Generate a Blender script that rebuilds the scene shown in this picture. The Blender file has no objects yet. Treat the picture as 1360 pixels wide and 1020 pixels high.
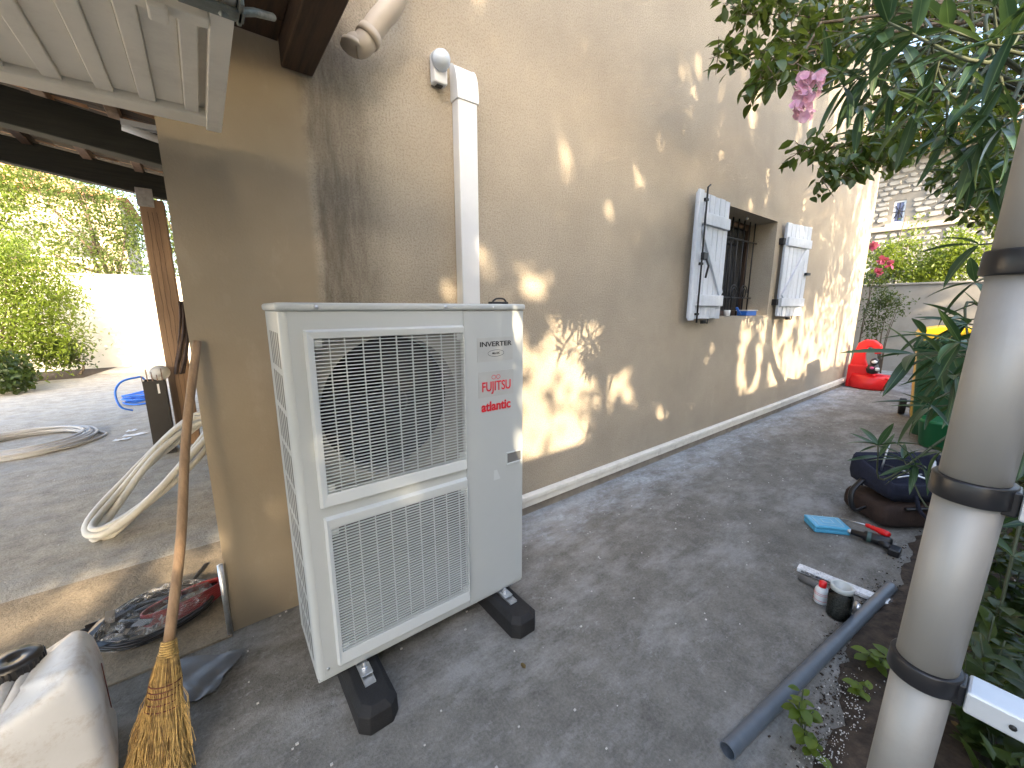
import bpy, math, random
import numpy as np
from mathutils import Vector, Matrix, Euler
random.seed(7); RNG = np.random.default_rng(11)
sc = bpy.context.scene
C = sc.collection
# ------------------------------------------------------------------ camera
FPX, YAW, PITCH, ROLL = 525.44, 0.913618, 0.189484, -0.00082
CAM = Vector((0.0, -1.92265, 1.38333))
_F = Vector((math.cos(YAW)*math.cos(PITCH), math.sin(YAW)*math.cos(PITCH), -math.sin(PITCH)))
_R0 = Vector((math.sin(YAW), -math.cos(YAW), 0)); _U0 = _R0.cross(_F)
_R = _R0*math.cos(ROLL)+_U0*math.sin(ROLL); _U = _U0*math.cos(ROLL)-_R0*math.sin(ROLL)
cam = bpy.data.cameras.new('camera'); camo = bpy.data.objects.new('camera', cam); C.objects.link(camo)
cam.sensor_width = 36; cam.lens = 36*FPX/1360; cam.clip_end = 600; cam.clip_start = 0.02
camo.matrix_world = Matrix(((_R.x, _U.x, -_F.x, CAM.x), (_R.y, _U.y, -_F.y, CAM.y), (_R.z, _U.z, -_F.z, CAM.z), (0, 0, 0, 1)))
sc.camera = camo
# ------------------------------------------------------------------ sky, sun, exposure
SUN_EL = 25.0
SX, SY = -0.25, -0.968
ce = math.cos(math.radians(SUN_EL))
SUN = Vector((SX*ce, SY*ce, math.sin(math.radians(SUN_EL)))).normalized()     # towards the sun
world = bpy.data.worlds.new('World'); sc.world = world; world.use_nodes = True
wn = world.node_tree; bg = wn.nodes['Background']
sky = wn.nodes.new('ShaderNodeTexSky'); sky.sky_type = 'NISHITA'; sky.sun_disc = False
sky.sun_elevation = math.radians(SUN_EL); sky.sun_rotation = math.atan2(SUN.x, SUN.y)
sky.air_density = 1.0; sky.dust_density = 4.0; sky.ozone_density = 0.6
wn.links.new(sky.outputs[0], bg.inputs[0]); bg.inputs[1].default_value = 0.15
sl = bpy.data.lights.new('sun', 'SUN'); sl.energy = 2.3; sl.angle = math.radians(0.55); sl.color = (1.0, 0.79, 0.54)
so = bpy.data.objects.new('sun', sl); C.objects.link(so)
so.rotation_euler = (-SUN).to_track_quat('-Z', 'Y').to_euler()
sc.view_settings.view_transform = 'Standard'; sc.view_settings.look = 'None'
sc.view_settings.gamma = 1; sc.view_settings.use_curve_mapping = False
sc.view_settings.exposure = 2.85
# ------------------------------------------------------------------ where a measured direction meets a plane of the place
def ray(px, py): return _F + _R*((px-680)/FPX) - _U*((py-510)/FPX)
def onz(px, py, z=0.0): r = ray(px, py); return CAM + r*((z-CAM.z)/r.z)
def ony(px, py, y=0.0): r = ray(px, py); return CAM + r*((y-CAM.y)/r.y)
def onx(px, py, x=0.0): r = ray(px, py); return CAM + r*((x-CAM.x)/r.x)
def dep(px, py, d): return CAM + ray(px, py)*d
# ------------------------------------------------------------------ materials
def nt(name):
    m = bpy.data.materials.new(name); m.use_nodes = True
    t = m.node_tree; return m, t, t.nodes['Principled BSDF']
def N(t, kind, **kw):
    n = t.nodes.new('ShaderNode'+kind)
    for k, v in kw.items():
        if k in n.inputs: n.inputs[k].default_value = v
        else: setattr(n, k, v)
    return n
def coords(t): return t.nodes.new('ShaderNodeNewGeometry').outputs['Position']
def noise(t, scale, detail=5, rough=.6, vec=None, stretch=None):
    n = N(t, 'TexNoise'); n.inputs['Scale'].default_value = scale; n.inputs['Detail'].default_value = detail; n.inputs['Roughness'].default_value = rough
    v = vec or coords(t)
    if stretch:
        mp = N(t, 'Mapping'); mp.inputs['Scale'].default_value = stretch; t.links.new(v, mp.inputs[0]); v = mp.outputs[0]
    t.links.new(v, n.inputs['Vector']); return n.outputs['Fac']
def ramp(t, fac, stops):
    r = N(t, 'ValToRGB'); cr = r.color_ramp
    while len(cr.elements) > len(stops): cr.elements.remove(cr.elements[-1])
    while len(cr.elements) < len(stops): cr.elements.new(1)
    for e, (p, c) in zip(cr.elements, stops):
        e.position = p; e.color = (*c, 1) if not isinstance(c, (int, float)) else (c, c, c, 1)
    t.links.new(fac, r.inputs[0]); return r.outputs[0]
def mix(t, fac, a, b, mode='MIX'):
    m = N(t, 'Mix', data_type='RGBA', blend_type=mode)
    for s, v in ((m.inputs[0], fac), (m.inputs[6], a), (m.inputs[7], b)):
        if isinstance(v, (int, float)): s.default_value = v
        elif isinstance(v, tuple): s.default_value = (*v, 1)
        else: t.links.new(v, s)
    return m.outputs[2]
def math_(t, op, a, b=0.0, c=None):
    m = N(t, 'Math', operation=op)
    for s, v in zip(m.inputs, (a, b) if c is None else (a, b, c)):
        if isinstance(v, (int, float)): s.default_value = v
        else: t.links.new(v, s)
    return m.outputs[0]
def bump(t, b, h, strength=.3, dist=.01, prev=None):
    n = N(t, 'Bump'); n.inputs['Strength'].default_value = strength; n.inputs['Distance'].default_value = dist
    t.links.new(h, n.inputs['Height'])
    if prev: t.links.new(prev, n.inputs['Normal'])
    t.links.new(n.outputs[0], b.inputs['Normal']); return n.outputs[0]
_mc = {}
def pm(name, col, rough=.5, var=.12, sc_=6, bmp=.1, bsc=80, metal=0, dirt=None, spec=.5, stretch=None, coat=0):
    if name in _mc: return _mc[name]
    m, t, b = nt(name)
    f = noise(t, sc_, 6, .65, stretch=stretch)
    lo = tuple(c*(1-var*1.5) for c in col); hi = tuple(min(1, c*(1+var)) for c in col)
    c = ramp(t, f, [(.3, lo), (.7, hi)])
    if dirt:
        d = ramp(t, noise(t, sc_*2.3, 8, .75), [(.5, 0.0), (.75, 1.0)])
        c = mix(t, math_(t, 'MULTIPLY', d, dirt[1]), c, dirt[0])
    t.links.new(c, b.inputs['Base Color'])
    b.inputs['Roughness'].default_value = rough; b.inputs['Metallic'].default_value = metal
    b.inputs['Specular IOR Level'].default_value = spec; b.inputs['Coat Weight'].default_value = coat
    if bmp: bump(t, b, noise(t, bsc, 4, .6, stretch=stretch), bmp, .004)
    _mc[name] = m; return m
def leafmat(name, c1, c2, trans=.35, rough=.4):
    m, t, b = nt(name)
    oi = N(t, 'ObjectInfo'); g = t.nodes.new('ShaderNodeNewGeometry')
    r = math_(t, 'FRACT', math_(t, 'ADD', oi.outputs['Random'], g.outputs['Random Per Island']))
    c = mix(t, r, c1, c2); v = noise(t, 35, 3)
    c = mix(t, math_(t, 'MULTIPLY', v, .5), c, tuple(x*.55 for x in c1))
    t.links.new(c, b.inputs['Base Color']); b.inputs['Roughness'].default_value = rough
    tr = N(t, 'BsdfTranslucent'); t.links.new(mix(t, .4, c, (.35, .42, .04)), tr.inputs[0])
    ms = N(t, 'MixShader'); ms.inputs[0].default_value = trans
    out = t.nodes['Material Output']
    t.links.new(b.outputs[0], ms.inputs[1]); t.links.new(tr.outputs[0], ms.inputs[2]); t.links.new(ms.outputs[0], out.inputs[0])
    return m
def wood(name, col, dark, rough=.7, scale=4, axis='Z'):
    m, t, b = nt(name)
    st = {'Z': (14, 14, 1), 'X': (1, 14, 14), 'Y': (14, 1, 14)}[axis]
    f = noise(t, scale, 8, .7, stretch=st); c = ramp(t, f, [(.3, dark), (.6, col)])
    v = noise(t, 2.5, 4); c = mix(t, math_(t, 'MULTIPLY', v, .5), c, dark)
    t.links.new(c, b.inputs['Base Color']); b.inputs['Roughness'].default_value = rough
    bump(t, b, f, .35, .004); return m
def sepxyz(t):
    s = N(t, 'SeparateXYZ'); t.links.new(coords(t), s.inputs[0]); return s.outputs
def smooth(t, v, a, b_):
    n = N(t, 'MapRange', interpolation_type='SMOOTHSTEP'); n.inputs[1].default_value = a; n.inputs[2].default_value = b_
    t.links.new(v, n.inputs[0]); return n.outputs[0]
# render coat of the house: smooth paint at the left, grainy plaster right of x = 0.42, a real water stain under the downpipe
def stucco():
    m, t, b = nt('stucco')
    x, y, z = sepxyz(t)
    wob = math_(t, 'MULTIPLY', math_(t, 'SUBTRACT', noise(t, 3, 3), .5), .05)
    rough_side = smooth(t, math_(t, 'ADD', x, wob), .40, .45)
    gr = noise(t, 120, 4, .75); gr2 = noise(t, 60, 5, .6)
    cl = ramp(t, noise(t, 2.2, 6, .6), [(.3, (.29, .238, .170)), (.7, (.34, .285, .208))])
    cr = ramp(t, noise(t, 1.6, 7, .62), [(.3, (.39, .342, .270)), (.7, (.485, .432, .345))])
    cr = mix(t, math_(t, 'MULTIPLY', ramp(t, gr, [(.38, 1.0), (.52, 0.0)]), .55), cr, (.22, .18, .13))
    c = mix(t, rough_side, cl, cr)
    # stain
    wob2 = math_(t, 'MULTIPLY', math_(t, 'SUBTRACT', noise(t, 2.5, 5), .5), .28)
    xs = math_(t, 'ADD', x, wob2)
    a = smooth(t, xs, .40, .47); b2 = smooth(t, xs, .80, .52)
    st = math_(t, 'MULTIPLY', math_(t, 'MULTIPLY', a, b2), smooth(t, z, .6, 1.5))
    st = math_(t, 'MULTIPLY', st, ramp(t, noise(t, 9, 8, .8, stretch=(2, 1, .35)), [(.3, .35), (.6, 1.0)]))
    c = mix(t, math_(t, 'MULTIPLY', st, .8), c, (.12, .10, .075))
    # rain streaks and splash dirt near the ground
    sp = smooth(t, math_(t, 'ADD', z, math_(t, 'MULTIPLY', noise(t, 5, 6), .25)), .42, .1)
    c = mix(t, math_(t, 'MULTIPLY', sp, .4), c, (.24, .215, .18))
    pale = ramp(t, noise(t, 4.5, 7, .7, stretch=(1, 1, .5)), [(.55, 0.0), (.72, 1.0)])
    c = mix(t, math_(t, 'MULTIPLY', pale, .22), c, (.56, .49, .39))
    t.links.new(c, b.inputs['Base Color']); b.inputs['Roughness'].default_value = .92; b.inputs['Specular IOR Level'].default_value = .2
    h = math_(t, 'MULTIPLY', math_(t, 'ADD', gr, gr2), math_(t, 'ADD', math_(t, 'MULTIPLY', rough_side, .9), .12))
    bump(t, b, h, .75, .006); return m
def concrete(name, base, dust=True):
    m, t, b = nt(name)
    x, y, z = sepxyz(t)
    f1 = noise(t, .9, 8, .65); f2 = noise(t, 7, 8, .72); f3 = noise(t, 90, 4, .7)
    c = ramp(t, f1, [(.3, tuple(v*.68 for v in base)), (.72, tuple(v*1.3 for v in base))])
    c = mix(t, .55, c, ramp(t, f2, [(.34, tuple(v*.42 for v in base)), (.66, tuple(v*1.7 for v in base))]))
    c = mix(t, .25, c, ramp(t, f3, [(.35, tuple(v*.4 for v in base)), (.65, tuple(v*1.8 for v in base))]))
    if dust:
        n1 = noise(t, 3.2, 9, .78, stretch=(1, 2.2, 1)); n2 = noise(t, 26, 6, .8)
        near = smooth(t, math_(t, 'ADD', y, math_(t, 'MULTIPLY', math_(t, 'SUBTRACT', n1, .5), .9)), -.55, -.05)
        near = math_(t, 'MULTIPLY', near, smooth(t, y, .3, .02))
        near = math_(t, 'MULTIPLY', near, math_(t, 'MULTIPLY', smooth(t, x, 1.0, 1.5), math_(t, 'ADD', .25, ramp(t, n1, [(.4, 0.0), (.62, .75)]))))
        near = math_(t, 'MULTIPLY', near, ramp(t, n2, [(.3, .3), (.6, 1.0)]))
        c = mix(t, near, c, (.46, .50, .55))
        c = mix(t, math_(t, 'MULTIPLY', ramp(t, noise(t, 1.7, 9, .8, stretch=(1, 2, 1)), [(.48, 0.0), (.62, 1.0)]), .5), c, (.37, .37, .36))
        wh = math_(t, 'MULTIPLY', ramp(t, noise(t, 11, 10, .85, stretch=(1, 1.6, 1)), [(.54, 0.0), (.64, 1.0)]), ramp(t, noise(t, 1.1, 4, .6), [(.42, 0.0), (.6, .55)]))
        c = mix(t, wh, c, (.42, .43, .43))
        dk = ramp(t, noise(t, 2.4, 5, .7), [(.62, 0.0), (.75, 1.0)])
        c = mix(t, math_(t, 'MULTIPLY', dk, .45), c, tuple(v*.35 for v in base))
        vo = N(t, 'TexVoronoi'); vo.inputs['Scale'].default_value = 9; vo.inputs['Randomness'].default_value = 1
        t.links.new(coords(t), vo.inputs[0])
        spk = math_(t, 'LESS_THAN', vo.outputs['Distance'], .035)
        c = mix(t, math_(t, 'MULTIPLY', spk, .8), c, (.5, .48, .44))
    t.links.new(c, b.inputs['Base Color']); b.inputs['Roughness'].default_value = .88; b.inputs['Specular IOR Level'].default_value = .25
    bump(t, b, math_(t, 'ADD', f2, math_(t, 'MULTIPLY', f3, .5)), .8, .010); return m
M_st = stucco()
M_con = concrete('concrete', (.162, .156, .140))
M_slab = concrete('slab_concrete', (.25, .21, .155), False)
M_patio = concrete('patio_concrete', (.2, .19, .165), False)
M_unit = pm('unit_enamel', (.44, .475, .485), .42, .02, 3, .03, 400, coat=.1)
M_unitg = pm('grille_plastic', (.52, .56, .575), .4, .02, 3, 0)
M_dark = pm('dark_metal', (.02, .02, .022), .5, .2, 10, .1)
M_rub = pm('black_rubber', (.012, .012, .013), .75, .3, 20, .4, 200)
M_alu = pm('brushed_aluminium', (.34, .33, .31), .58, .08, 3, .08, 60, metal=.4, stretch=(1, 1, .08), dirt=((.22, .2, .17), .35))
M_zinc = pm('galvanised_steel', (.62, .64, .66), .35, .15, 30, .1, metal=.9)
M_white = pm('white_pvc', (.72, .74, .76), .35, .03, 5, .02)
M_cream = pm('cream_pvc', (.80, .78, .71), .5, .07, 5, .05, dirt=((.3, .27, .2), .4))
M_shut = pm('shutter_paint', (.60, .65, .72), .55, .07, 14, .25, 60, stretch=(1, 1, .15), dirt=((.35, .36, .37), .35))
M_iron = pm('black_iron', (.012, .012, .013), .5, .2, 20, .2)
M_door = pm('garage_door_paint', (.78, .73, .62), .55, .05, 3, .06, 70, dirt=((.36, .31, .24), .3))
M_beam = wood('dark_painted_beam', (.035, .035, .026), (.012, .013, .010), axis='X')
M_raft = wood('brown_timber', (.075, .04, .02), (.025, .014, .008), axis='Y')
M_post = wood('weathered_post', (.34, .225, .14), (.20, .125, .08), scale=1.2)
M_board = wood('pale_boards', (.40, .28, .20), (.18, .11, .08), axis='X')
M_handle = wood('broom_handle_wood', (.36, .24, .14), (.19, .12, .07), scale=3)
M_tile = pm('terracotta_tile', (.42, .24, .13), .85, .3, 8, .5, 40)
M_gwall = pm('garden_wall_render', (.80, .74, .62), .9, .06, 1.5, .3, 60)
M_bwall = pm('boundary_wall_render', (.36, .345, .31), .9, .12, 1.5, .3, 60, dirt=((.22, .21, .18), .4))
M_soil = pm('soil', (.05, .036, .025), .95, .5, 22, 1, 60)
M_bark = pm('bark', (.13, .10, .07), .9, .3, 12, .8, 30)
M_glass = pm('dark_window_glass', (.03, .035, .045), .08, .1, 2, 0)
M_straw = pm('straw', (.55, .37, .13), .75, .35, 60, 0)
M_strawd = pm('straw_dark', (.33, .21, .08), .8, .3, 60, 0)
M_black = pm('black_plastic', (.012, .012, .014), .35, .2, 12, .05)
M_grey = pm('grey_pvc', (.105, .125, .15), .35, .07, 10, .05, dirt=((.3, .3, .3), .15))
M_red = pm('red_plastic', (.72, .012, .016), .3, .05, 6, .02)
M_yel = pm('yellow_plastic', (.80, .50, .01), .35, .05, 6, .02)
M_green = pm('green_plastic', (.008, .07, .028), .4, .1, 6, .05)
M_blue = pm('blue_plastic', (.03, .16, .62), .35, .08, 6, .03)
M_lblue = pm('light_blue_plastic', (.10, .42, .66), .35, .06, 6, .03)
M_navy = pm('navy_fabric', (.014, .017, .036), .9, .25, 12, .6, 150)
M_leath = pm('brown_fabric', (.045, .026, .02), .85, .25, 12, .6, 150)
M_wpipe = pm('white_insulation', (.60, .60, .56), .5, .06, 9, .25, 40, dirt=((.35, .31, .25), .4))
M_cond = pm('grey_conduit', (.42, .43, .44), .5, .06, 9, .25, 90)
M_can = pm('translucent_white_plastic', (.60, .605, .60), .42, .06, 5, .06, 20, dirt=((.30, .23, .16), .8))
M_rust = pm('red_brown_stain', (.16, .04, .03), .6, .2, 10, 0)
M_cfoil = pm('grey_tarp', (.14, .145, .15), .4, .15, 5, .4, 25)
M_ol1 = leafmat('oleander_leaf', (.03, .07, .03), (.08, .14, .06), .25, .32)
M_lf = leafmat('broad_leaf', (.020, .048, .012), (.06, .11, .02), .34, .38)
M_bamb = leafmat('lit_leaf', (.10, .16, .012), (.20, .27, .03), .45, .5)
M_tre = leafmat('tree_leaf', (.08, .12, .025), (.15, .20, .05), .45, .5)
M_ivy = leafmat('ground_leaf', (.022, .045, .012), (.055, .09, .02), .3, .45)
M_weed = leafmat('weed_leaf', (.09, .15, .015), (.17, .24, .03), .4, .5)
M_dry = leafmat('dry_leaf', (.12, .08, .03), (.2, .13, .05), .2, .7)
M_pink = leafmat('pink_petal', (.80, .38, .60), (.88, .58, .74), .4, .5)
M_rpink = leafmat('rose_petal', (.75, .08, .22), (.85, .2, .35), .3, .5)
M_peb = pm('white_pebble', (.55, .53, .5), .8, .25, 30, .3)
def plain(name, col, rough=.5, metal=0, emit=None): return pm(name, col, rough, .04, 20, 0, metal=metal)
M_ink = plain('black_print', (.02, .02, .025)); M_redp = plain('red_print', (.62, .02, .04)); M_stick = plain('sticker', (.42, .44, .44), .3)
def fin():
    m, t, b = nt('fin_coil'); x, y, z = sepxyz(t)
    w = math_(t, 'SINE', math_(t, 'MULTIPLY', x, 1800)); c = ramp(t, w, [(0, (.012, .012, .014)), (1, (.05, .052, .055))])
    t.links.new(c, b.inputs['Base Color']); b.inputs['Roughness'].default_value = .5; b.inputs['Metallic'].default_value = .4; return m
M_fin = fin()
def wrap():
    m, t, b = nt('crinkled_cellophane')
    b.inputs['Base Color'].default_value = (.75, .76, .78, 1); b.inputs['Roughness'].default_value = .08
    v = noise(t, 14, 6, .7); bump(t, b, v, 1, .03)
    tr = N(t, 'BsdfTransparent'); ms = N(t, 'MixShader')
    f = ramp(t, noise(t, 11, 5, .8), [(.46, .05), (.72, .62)]); t.links.new(f, ms.inputs[0])
    t.links.new(tr.outputs[0], ms.inputs[1]); t.links.new(b.outputs[0], ms.inputs[2]); t.links.new(ms.outputs[0], t.nodes['Material Output'].inputs[0]); return m
M_wrap = wrap()
def glassjar():
    m, t, b = nt('jar_glass'); b.inputs['Base Color'].default_value = (.03, .035, .03, 1); b.inputs['Roughness'].default_value = .05
    tr = N(t, 'BsdfTransparent'); ms = N(t, 'MixShader'); fr = N(t, 'Fresnel'); fr.inputs[0].default_value = 1.7
    t.links.new(math_(t, 'ADD', fr.outputs[0], .12), ms.inputs[0])
    t.links.new(tr.outputs[0], ms.inputs[1]); t.links.new(b.outputs[0], ms.inputs[2]); t.links.new(ms.outputs[0], t.nodes['Material Output'].inputs[0]); return m
M_jar = glassjar()
# ------------------------------------------------------------------ mesh helpers
WM = {}
class MB:
    def __init__(s): s.v = []; s.f = []; s.sm = []
    def add(s, vs, fs, smooth=False, M=None):
        o = len(s.v)
        s.v += [tuple(M @ Vector(v)) if M is not None else tuple(v) for v in vs]
        s.f += [tuple(i+o for i in f) for f in fs]; s.sm += [smooth]*len(fs); return s
    def box(s, a, b, M=None):
        x0, y0, z0 = a; x1, y1, z1 = b
        vs = [(x0, y0, z0), (x1, y0, z0), (x1, y1, z0), (x0, y1, z0), (x0, y0, z1), (x1, y0, z1), (x1, y1, z1), (x0, y1, z1)]
        return s.add(vs, [(0, 3, 2, 1), (4, 5, 6, 7), (0, 1, 5, 4), (1, 2, 6, 5), (2, 3, 7, 6), (3, 0, 4, 7)], False, M)
    def cbox(s, c, size, M=None):
        return s.box([c[i]-size[i]/2 for i in range(3)], [c[i]+size[i]/2 for i in range(3)], M)
    def tube(s, pts, r, n=8, cap=True, M=None, smooth=True, squash=1.0):
        pts = [Vector(p) for p in pts]; rs = r if isinstance(r, (list, tuple)) else [r]*len(pts)
        vs = []; fs = []; up = None
        for i, p in enumerate(pts):
            d = (pts[min(i+1, len(pts)-1)]-pts[max(i-1, 0)]).normalized()
            if up is None: up = Vector((0, 0, 1)) if abs(d.z) < .9 else Vector((1, 0, 0))
            a = d.cross(up).normalized(); b = a.cross(d).normalized(); up = b
            for k in range(n):
                t = 2*math.pi*k/n; vs.append(p+a*(math.cos(t)*rs[i])+b*(math.sin(t)*rs[i]*squash))
        for i in range(len(pts)-1):
            for k in range(n):
                k2 = (k+1) % n; fs.append((i*n+k, i*n+k2, (i+1)*n+k2, (i+1)*n+k))
        if cap: fs += [tuple(range(n-1, -1, -1)), tuple((len(pts)-1)*n+k for k in range(n))]
        return s.add([tuple(v) for v in vs], fs, smooth, M)
    def lathe(s, prof, n=20, M=None, smooth=True):
        vs = []; fs = []
        for r, z in prof:
            for k in range(n):
                t = 2*math.pi*k/n; vs.append((r*math.cos(t), r*math.sin(t), z))
        for i in range(len(prof)-1):
            for k in range(n):
                k2 = (k+1) % n; fs.append((i*n+k, i*n+k2, (i+1)*n+k2, (i+1)*n+k))
        fs += [tuple(range(n-1, -1, -1)), tuple((len(prof)-1)*n+k for k in range(n))]
        return s.add(vs, fs, smooth, M)
    def prism(s, poly, y0, y1, M=None):      # polygon in (x,z), extruded along y
        n = len(poly); vs = [(x, y0, z) for x, z in poly]+[(x, y1, z) for x, z in poly]
        fs = [tuple(range(n)), tuple(range(2*n-1, n-1, -1))]+[(i, i+n, (i+1) % n+n, (i+1) % n) for i in range(n)]
        return s.add(vs, fs, False, M)
    def build(s, name, mat, parent=None, bevel=0, local=False, seg=2, sub=0):
        me = bpy.data.meshes.new(name)
        vs = s.v
        if parent is not None and not local:
            Mi = WM[parent.name].inverted(); vs = [tuple(Mi @ Vector(v)) for v in vs]
        me.from_pydata(vs, [], s.f); me.polygons.foreach_set('use_smooth', s.sm); me.materials.append(mat); me.validate(); me.update()
        o = bpy.data.objects.new(name, me); C.objects.link(o)
        if parent is not None: o.parent = parent; WM[o.name] = WM[parent.name]
        else: WM[o.name] = Matrix.Identity(4)
        if bevel:
            md = o.modifiers.new('bevel', 'BEVEL'); md.width = bevel; md.segments = seg; md.limit_method = 'ANGLE'; md.angle_limit = math.radians(40)
            md.harden_normals = False
        if sub: md = o.modifiers.new('sub', 'SUBSURF'); md.levels = sub; md.render_levels = sub
        return o
def thing(name, label, cat, loc=(0, 0, 0), rotz=0, group=None):
    o = bpy.data.objects.new(name, None); C.objects.link(o); o.location = loc; o.rotation_euler = (0, 0, rotz); o.empty_display_size = .1
    WM[o.name] = Matrix.Translation(Vector(loc)) @ Matrix.Rotation(rotz, 4, 'Z')
    o['label'] = label; o['category'] = cat
    if group: o['group'] = group
    return o
def tag(o, label, cat, group=None, kind=None):
    o['label'] = label; o['category'] = cat
    if group: o['group'] = group
    if kind: o['kind'] = kind
    return o
def struct(o): o['kind'] = 'structure'; return o
def piece(name, me, parent, M):                     # a piece that shares its mesh; M in world space
    o = bpy.data.objects.new(name, me); C.objects.link(o)
    if parent is not None:
        o.parent = parent; o.matrix_local = WM[parent.name].inverted() @ M; WM[o.name] = M.copy()
    return o
def meshof(mb, name, mat):
    me = bpy.data.meshes.new(name); me.from_pydata(mb.v, [], mb.f); me.polygons.foreach_set('use_smooth', mb.sm); me.materials.append(mat); me.update(); return me
def M3(origin, x, y, z):
    return Matrix(((x[0], y[0], z[0], origin[0]), (x[1], y[1], z[1], origin[1]), (x[2], y[2], z[2], origin[2]), (0, 0, 0, 1)))
def align(p, d, roll=0):                            # +Y along d
    d = Vector(d).normalized(); up = Vector((0, 0, 1)) if abs(d.z) < .95 else Vector((1, 0, 0))
    x = d.cross(up).normalized(); z = x.cross(d); c, s = math.cos(roll), math.sin(roll)
    return M3(p, x*c+z*s, d, z*c-x*s)
def curve(pts, n=8):                                # Catmull-Rom
    P = [Vector(p) for p in pts]; P = [P[0]*2-P[1]]+P+[P[-1]*2-P[-2]]; out = []
    for i in range(1, len(P)-2):
        for k in range(n):
            t = k/n; a, b, c, d = P[i-1:i+3]
            out.append(.5*((2*b)+(c-a)*t+(2*a-5*b+4*c-d)*t*t+(3*b-a-3*c+d)*t**3))
    out.append(P[-2]); return out
def leaves(name, mat, pts, dirs, length, wr=.45, parent=None, fold=.25, droop=.15, shape='oval'):
    """many separate leaf blades as one mesh"""
    pts = np.asarray(pts, float); n = len(pts); d = np.asarray(dirs, float); d /= np.linalg.norm(d, axis=1)[:, None]+1e-9
    L = np.asarray(length, float)*np.ones(n)
    up = RNG.normal(size=(n, 3))*.55; up[:, 2] += 1
    s = np.cross(d, up); s /= np.linalg.norm(s, axis=1)[:, None]+1e-9; u = np.cross(s, d)
    W = L*wr/2
    prof = [(0, .12, 0), (.33, 1, -1), (.68, .85, -1), (1, 0, 0)] if shape == 'oval' else [(0, .1, 0), (.3, 1, -1), (.7, .7, -1), (1, 0, 0)]
    V = np.zeros((n, 6, 3))
    def P(t, side, f): return pts+d*(L*t)[:, None]+s*(W*side)[:, None]+u*(W*fold*f-L*droop*t*t)[:, None]
    V[:, 0] = P(0, 0, 0); V[:, 1] = P(prof[1][0], prof[1][1], 1); V[:, 2] = P(prof[2][0], prof[2][1], 1)
    V[:, 3] = P(1, 0, 0); V[:, 4] = P(prof[2][0], -prof[2][1], 1); V[:, 5] = P(prof[1][0], -prof[1][1], 1)
    if parent is not None:
        Mi = np.array(WM[parent.name].inverted()); V = V@Mi[:3, :3].T+Mi[:3, 3]
    me = bpy.data.meshes.new(name); me.vertices.add(n*6); me.vertices.foreach_set('co', V.reshape(-1))
    base = (np.arange(n)*6)[:, None]
    F = np.concatenate([base+np.array([0, 1, 2, 3]), base+np.array([0, 3, 4, 5])], 1).reshape(-1)
    me.loops.add(n*8); me.loops.foreach_set('vertex_index', F.astype(np.int32))
    me.polygons.add(n*2); me.polygons.foreach_set('loop_start', (np.arange(n*2)*4).astype(np.int32)); me.polygons.foreach_set('loop_total', np.full(n*2, 4, np.int32))
    me.polygons.foreach_set('use_smooth', np.ones(n*2, bool)); me.materials.append(mat); me.update(calc_edges=True)
    o = bpy.data.objects.new(name, me); C.objects.link(o)
    if parent is not None: o.parent = parent
    return o
def blob_points(n, blobs, shell=.55):
    out = []; w = np.array([b[3]*b[4]*b[5] for b in blobs]); w = w/w.sum()
    idx = RNG.choice(len(blobs), n, p=w)
    v = RNG.normal(size=(n, 3)); v /= np.linalg.norm(v, axis=1)[:, None]
    r = (shell+(1-shell)*RNG.random(n)**.5)[:, None]
    B = np.array(blobs)[idx]
    return B[:, :3]+v*r*B[:, 3:6], v
def rdirs(n, down=-.2):
    d = RNG.normal(size=(n, 3)); d[:, 2] += down; return d
def tree(name, label, cat, base, blobs, nl, mat, L, trunk_r=.1, group=None, shell=.3, wr=.5, filt=None, branches=True, clump=True):
    t = thing(name, label, cat, base, 0, group)
    top = Vector((sum(b[0] for b in blobs)/len(blobs), sum(b[1] for b in blobs)/len(blobs), max(b[2] for b in blobs)))
    b0 = Vector(base); mid = b0.lerp(top, .5)+Vector((.1, .05, 0))
    tk = MB().tube(curve([b0, b0.lerp(mid, .5)+Vector((.05, 0, 0)), mid, top]), [trunk_r*(1-.8*i/24) for i in range(25)], 8)
    for b in blobs[:14] if branches else []:
        c = Vector(b[:3]); st = b0.lerp(top, .3+.4*random.random())
        tk.tube(curve([st, st.lerp(c, .5)+Vector((0, 0, -.1)), c], 5), [trunk_r*.4*(1-.75*i/10) for i in range(11)], 5)
        for q in range(3):
            e = c+Vector([random.uniform(-1, 1)*b[3+i]*.8 for i in range(3)]); tk.tube([c, c.lerp(e, .5)+Vector((0, 0, .05)), e], [trunk_r*.12, trunk_r*.08, trunk_r*.03], 4)
    tk.build('trunk', M_bark, t)
    P, v = blob_points(nl, blobs, shell)
    if clump:      # gather the leaves into sprays so the crown has lit and dark clumps and gaps
        k = max(20, nl//28); ci = RNG.integers(0, k, nl); P = P[ci]+RNG.normal(size=(nl, 3))*(L*1.6)
    if filt is not None: m = filt(P); P = P[m]; v = v[m]
    leaves('crown', mat, P, rdirs(len(P)), L*(.7+.6*RNG.random(len(P))), wr, t)
    return t
def text(s, size, M, mat, parent, name='lettering', ext=.0006, bold=0, sx=1):
    cu = bpy.data.curves.new('t', 'FONT'); cu.body = s; cu.size = size; cu.extrude = ext; cu.align_x = 'CENTER'; cu.align_y = 'CENTER'; cu.offset = bold
    o = bpy.data.objects.new('t', cu); C.objects.link(o); bpy.context.view_layer.update()
    me = bpy.data.meshes.new_from_object(o.evaluated_get(bpy.context.evaluated_depsgraph_get())); bpy.data.objects.remove(o)
    me.materials.clear(); me.materials.append(mat)
    for v in me.vertices: v.co.x *= sx
    me.transform(M); o = bpy.data.objects.new(name, me); C.objects.link(o); o.parent = parent; return o
# ================================================================== the setting
g = MB()
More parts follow.
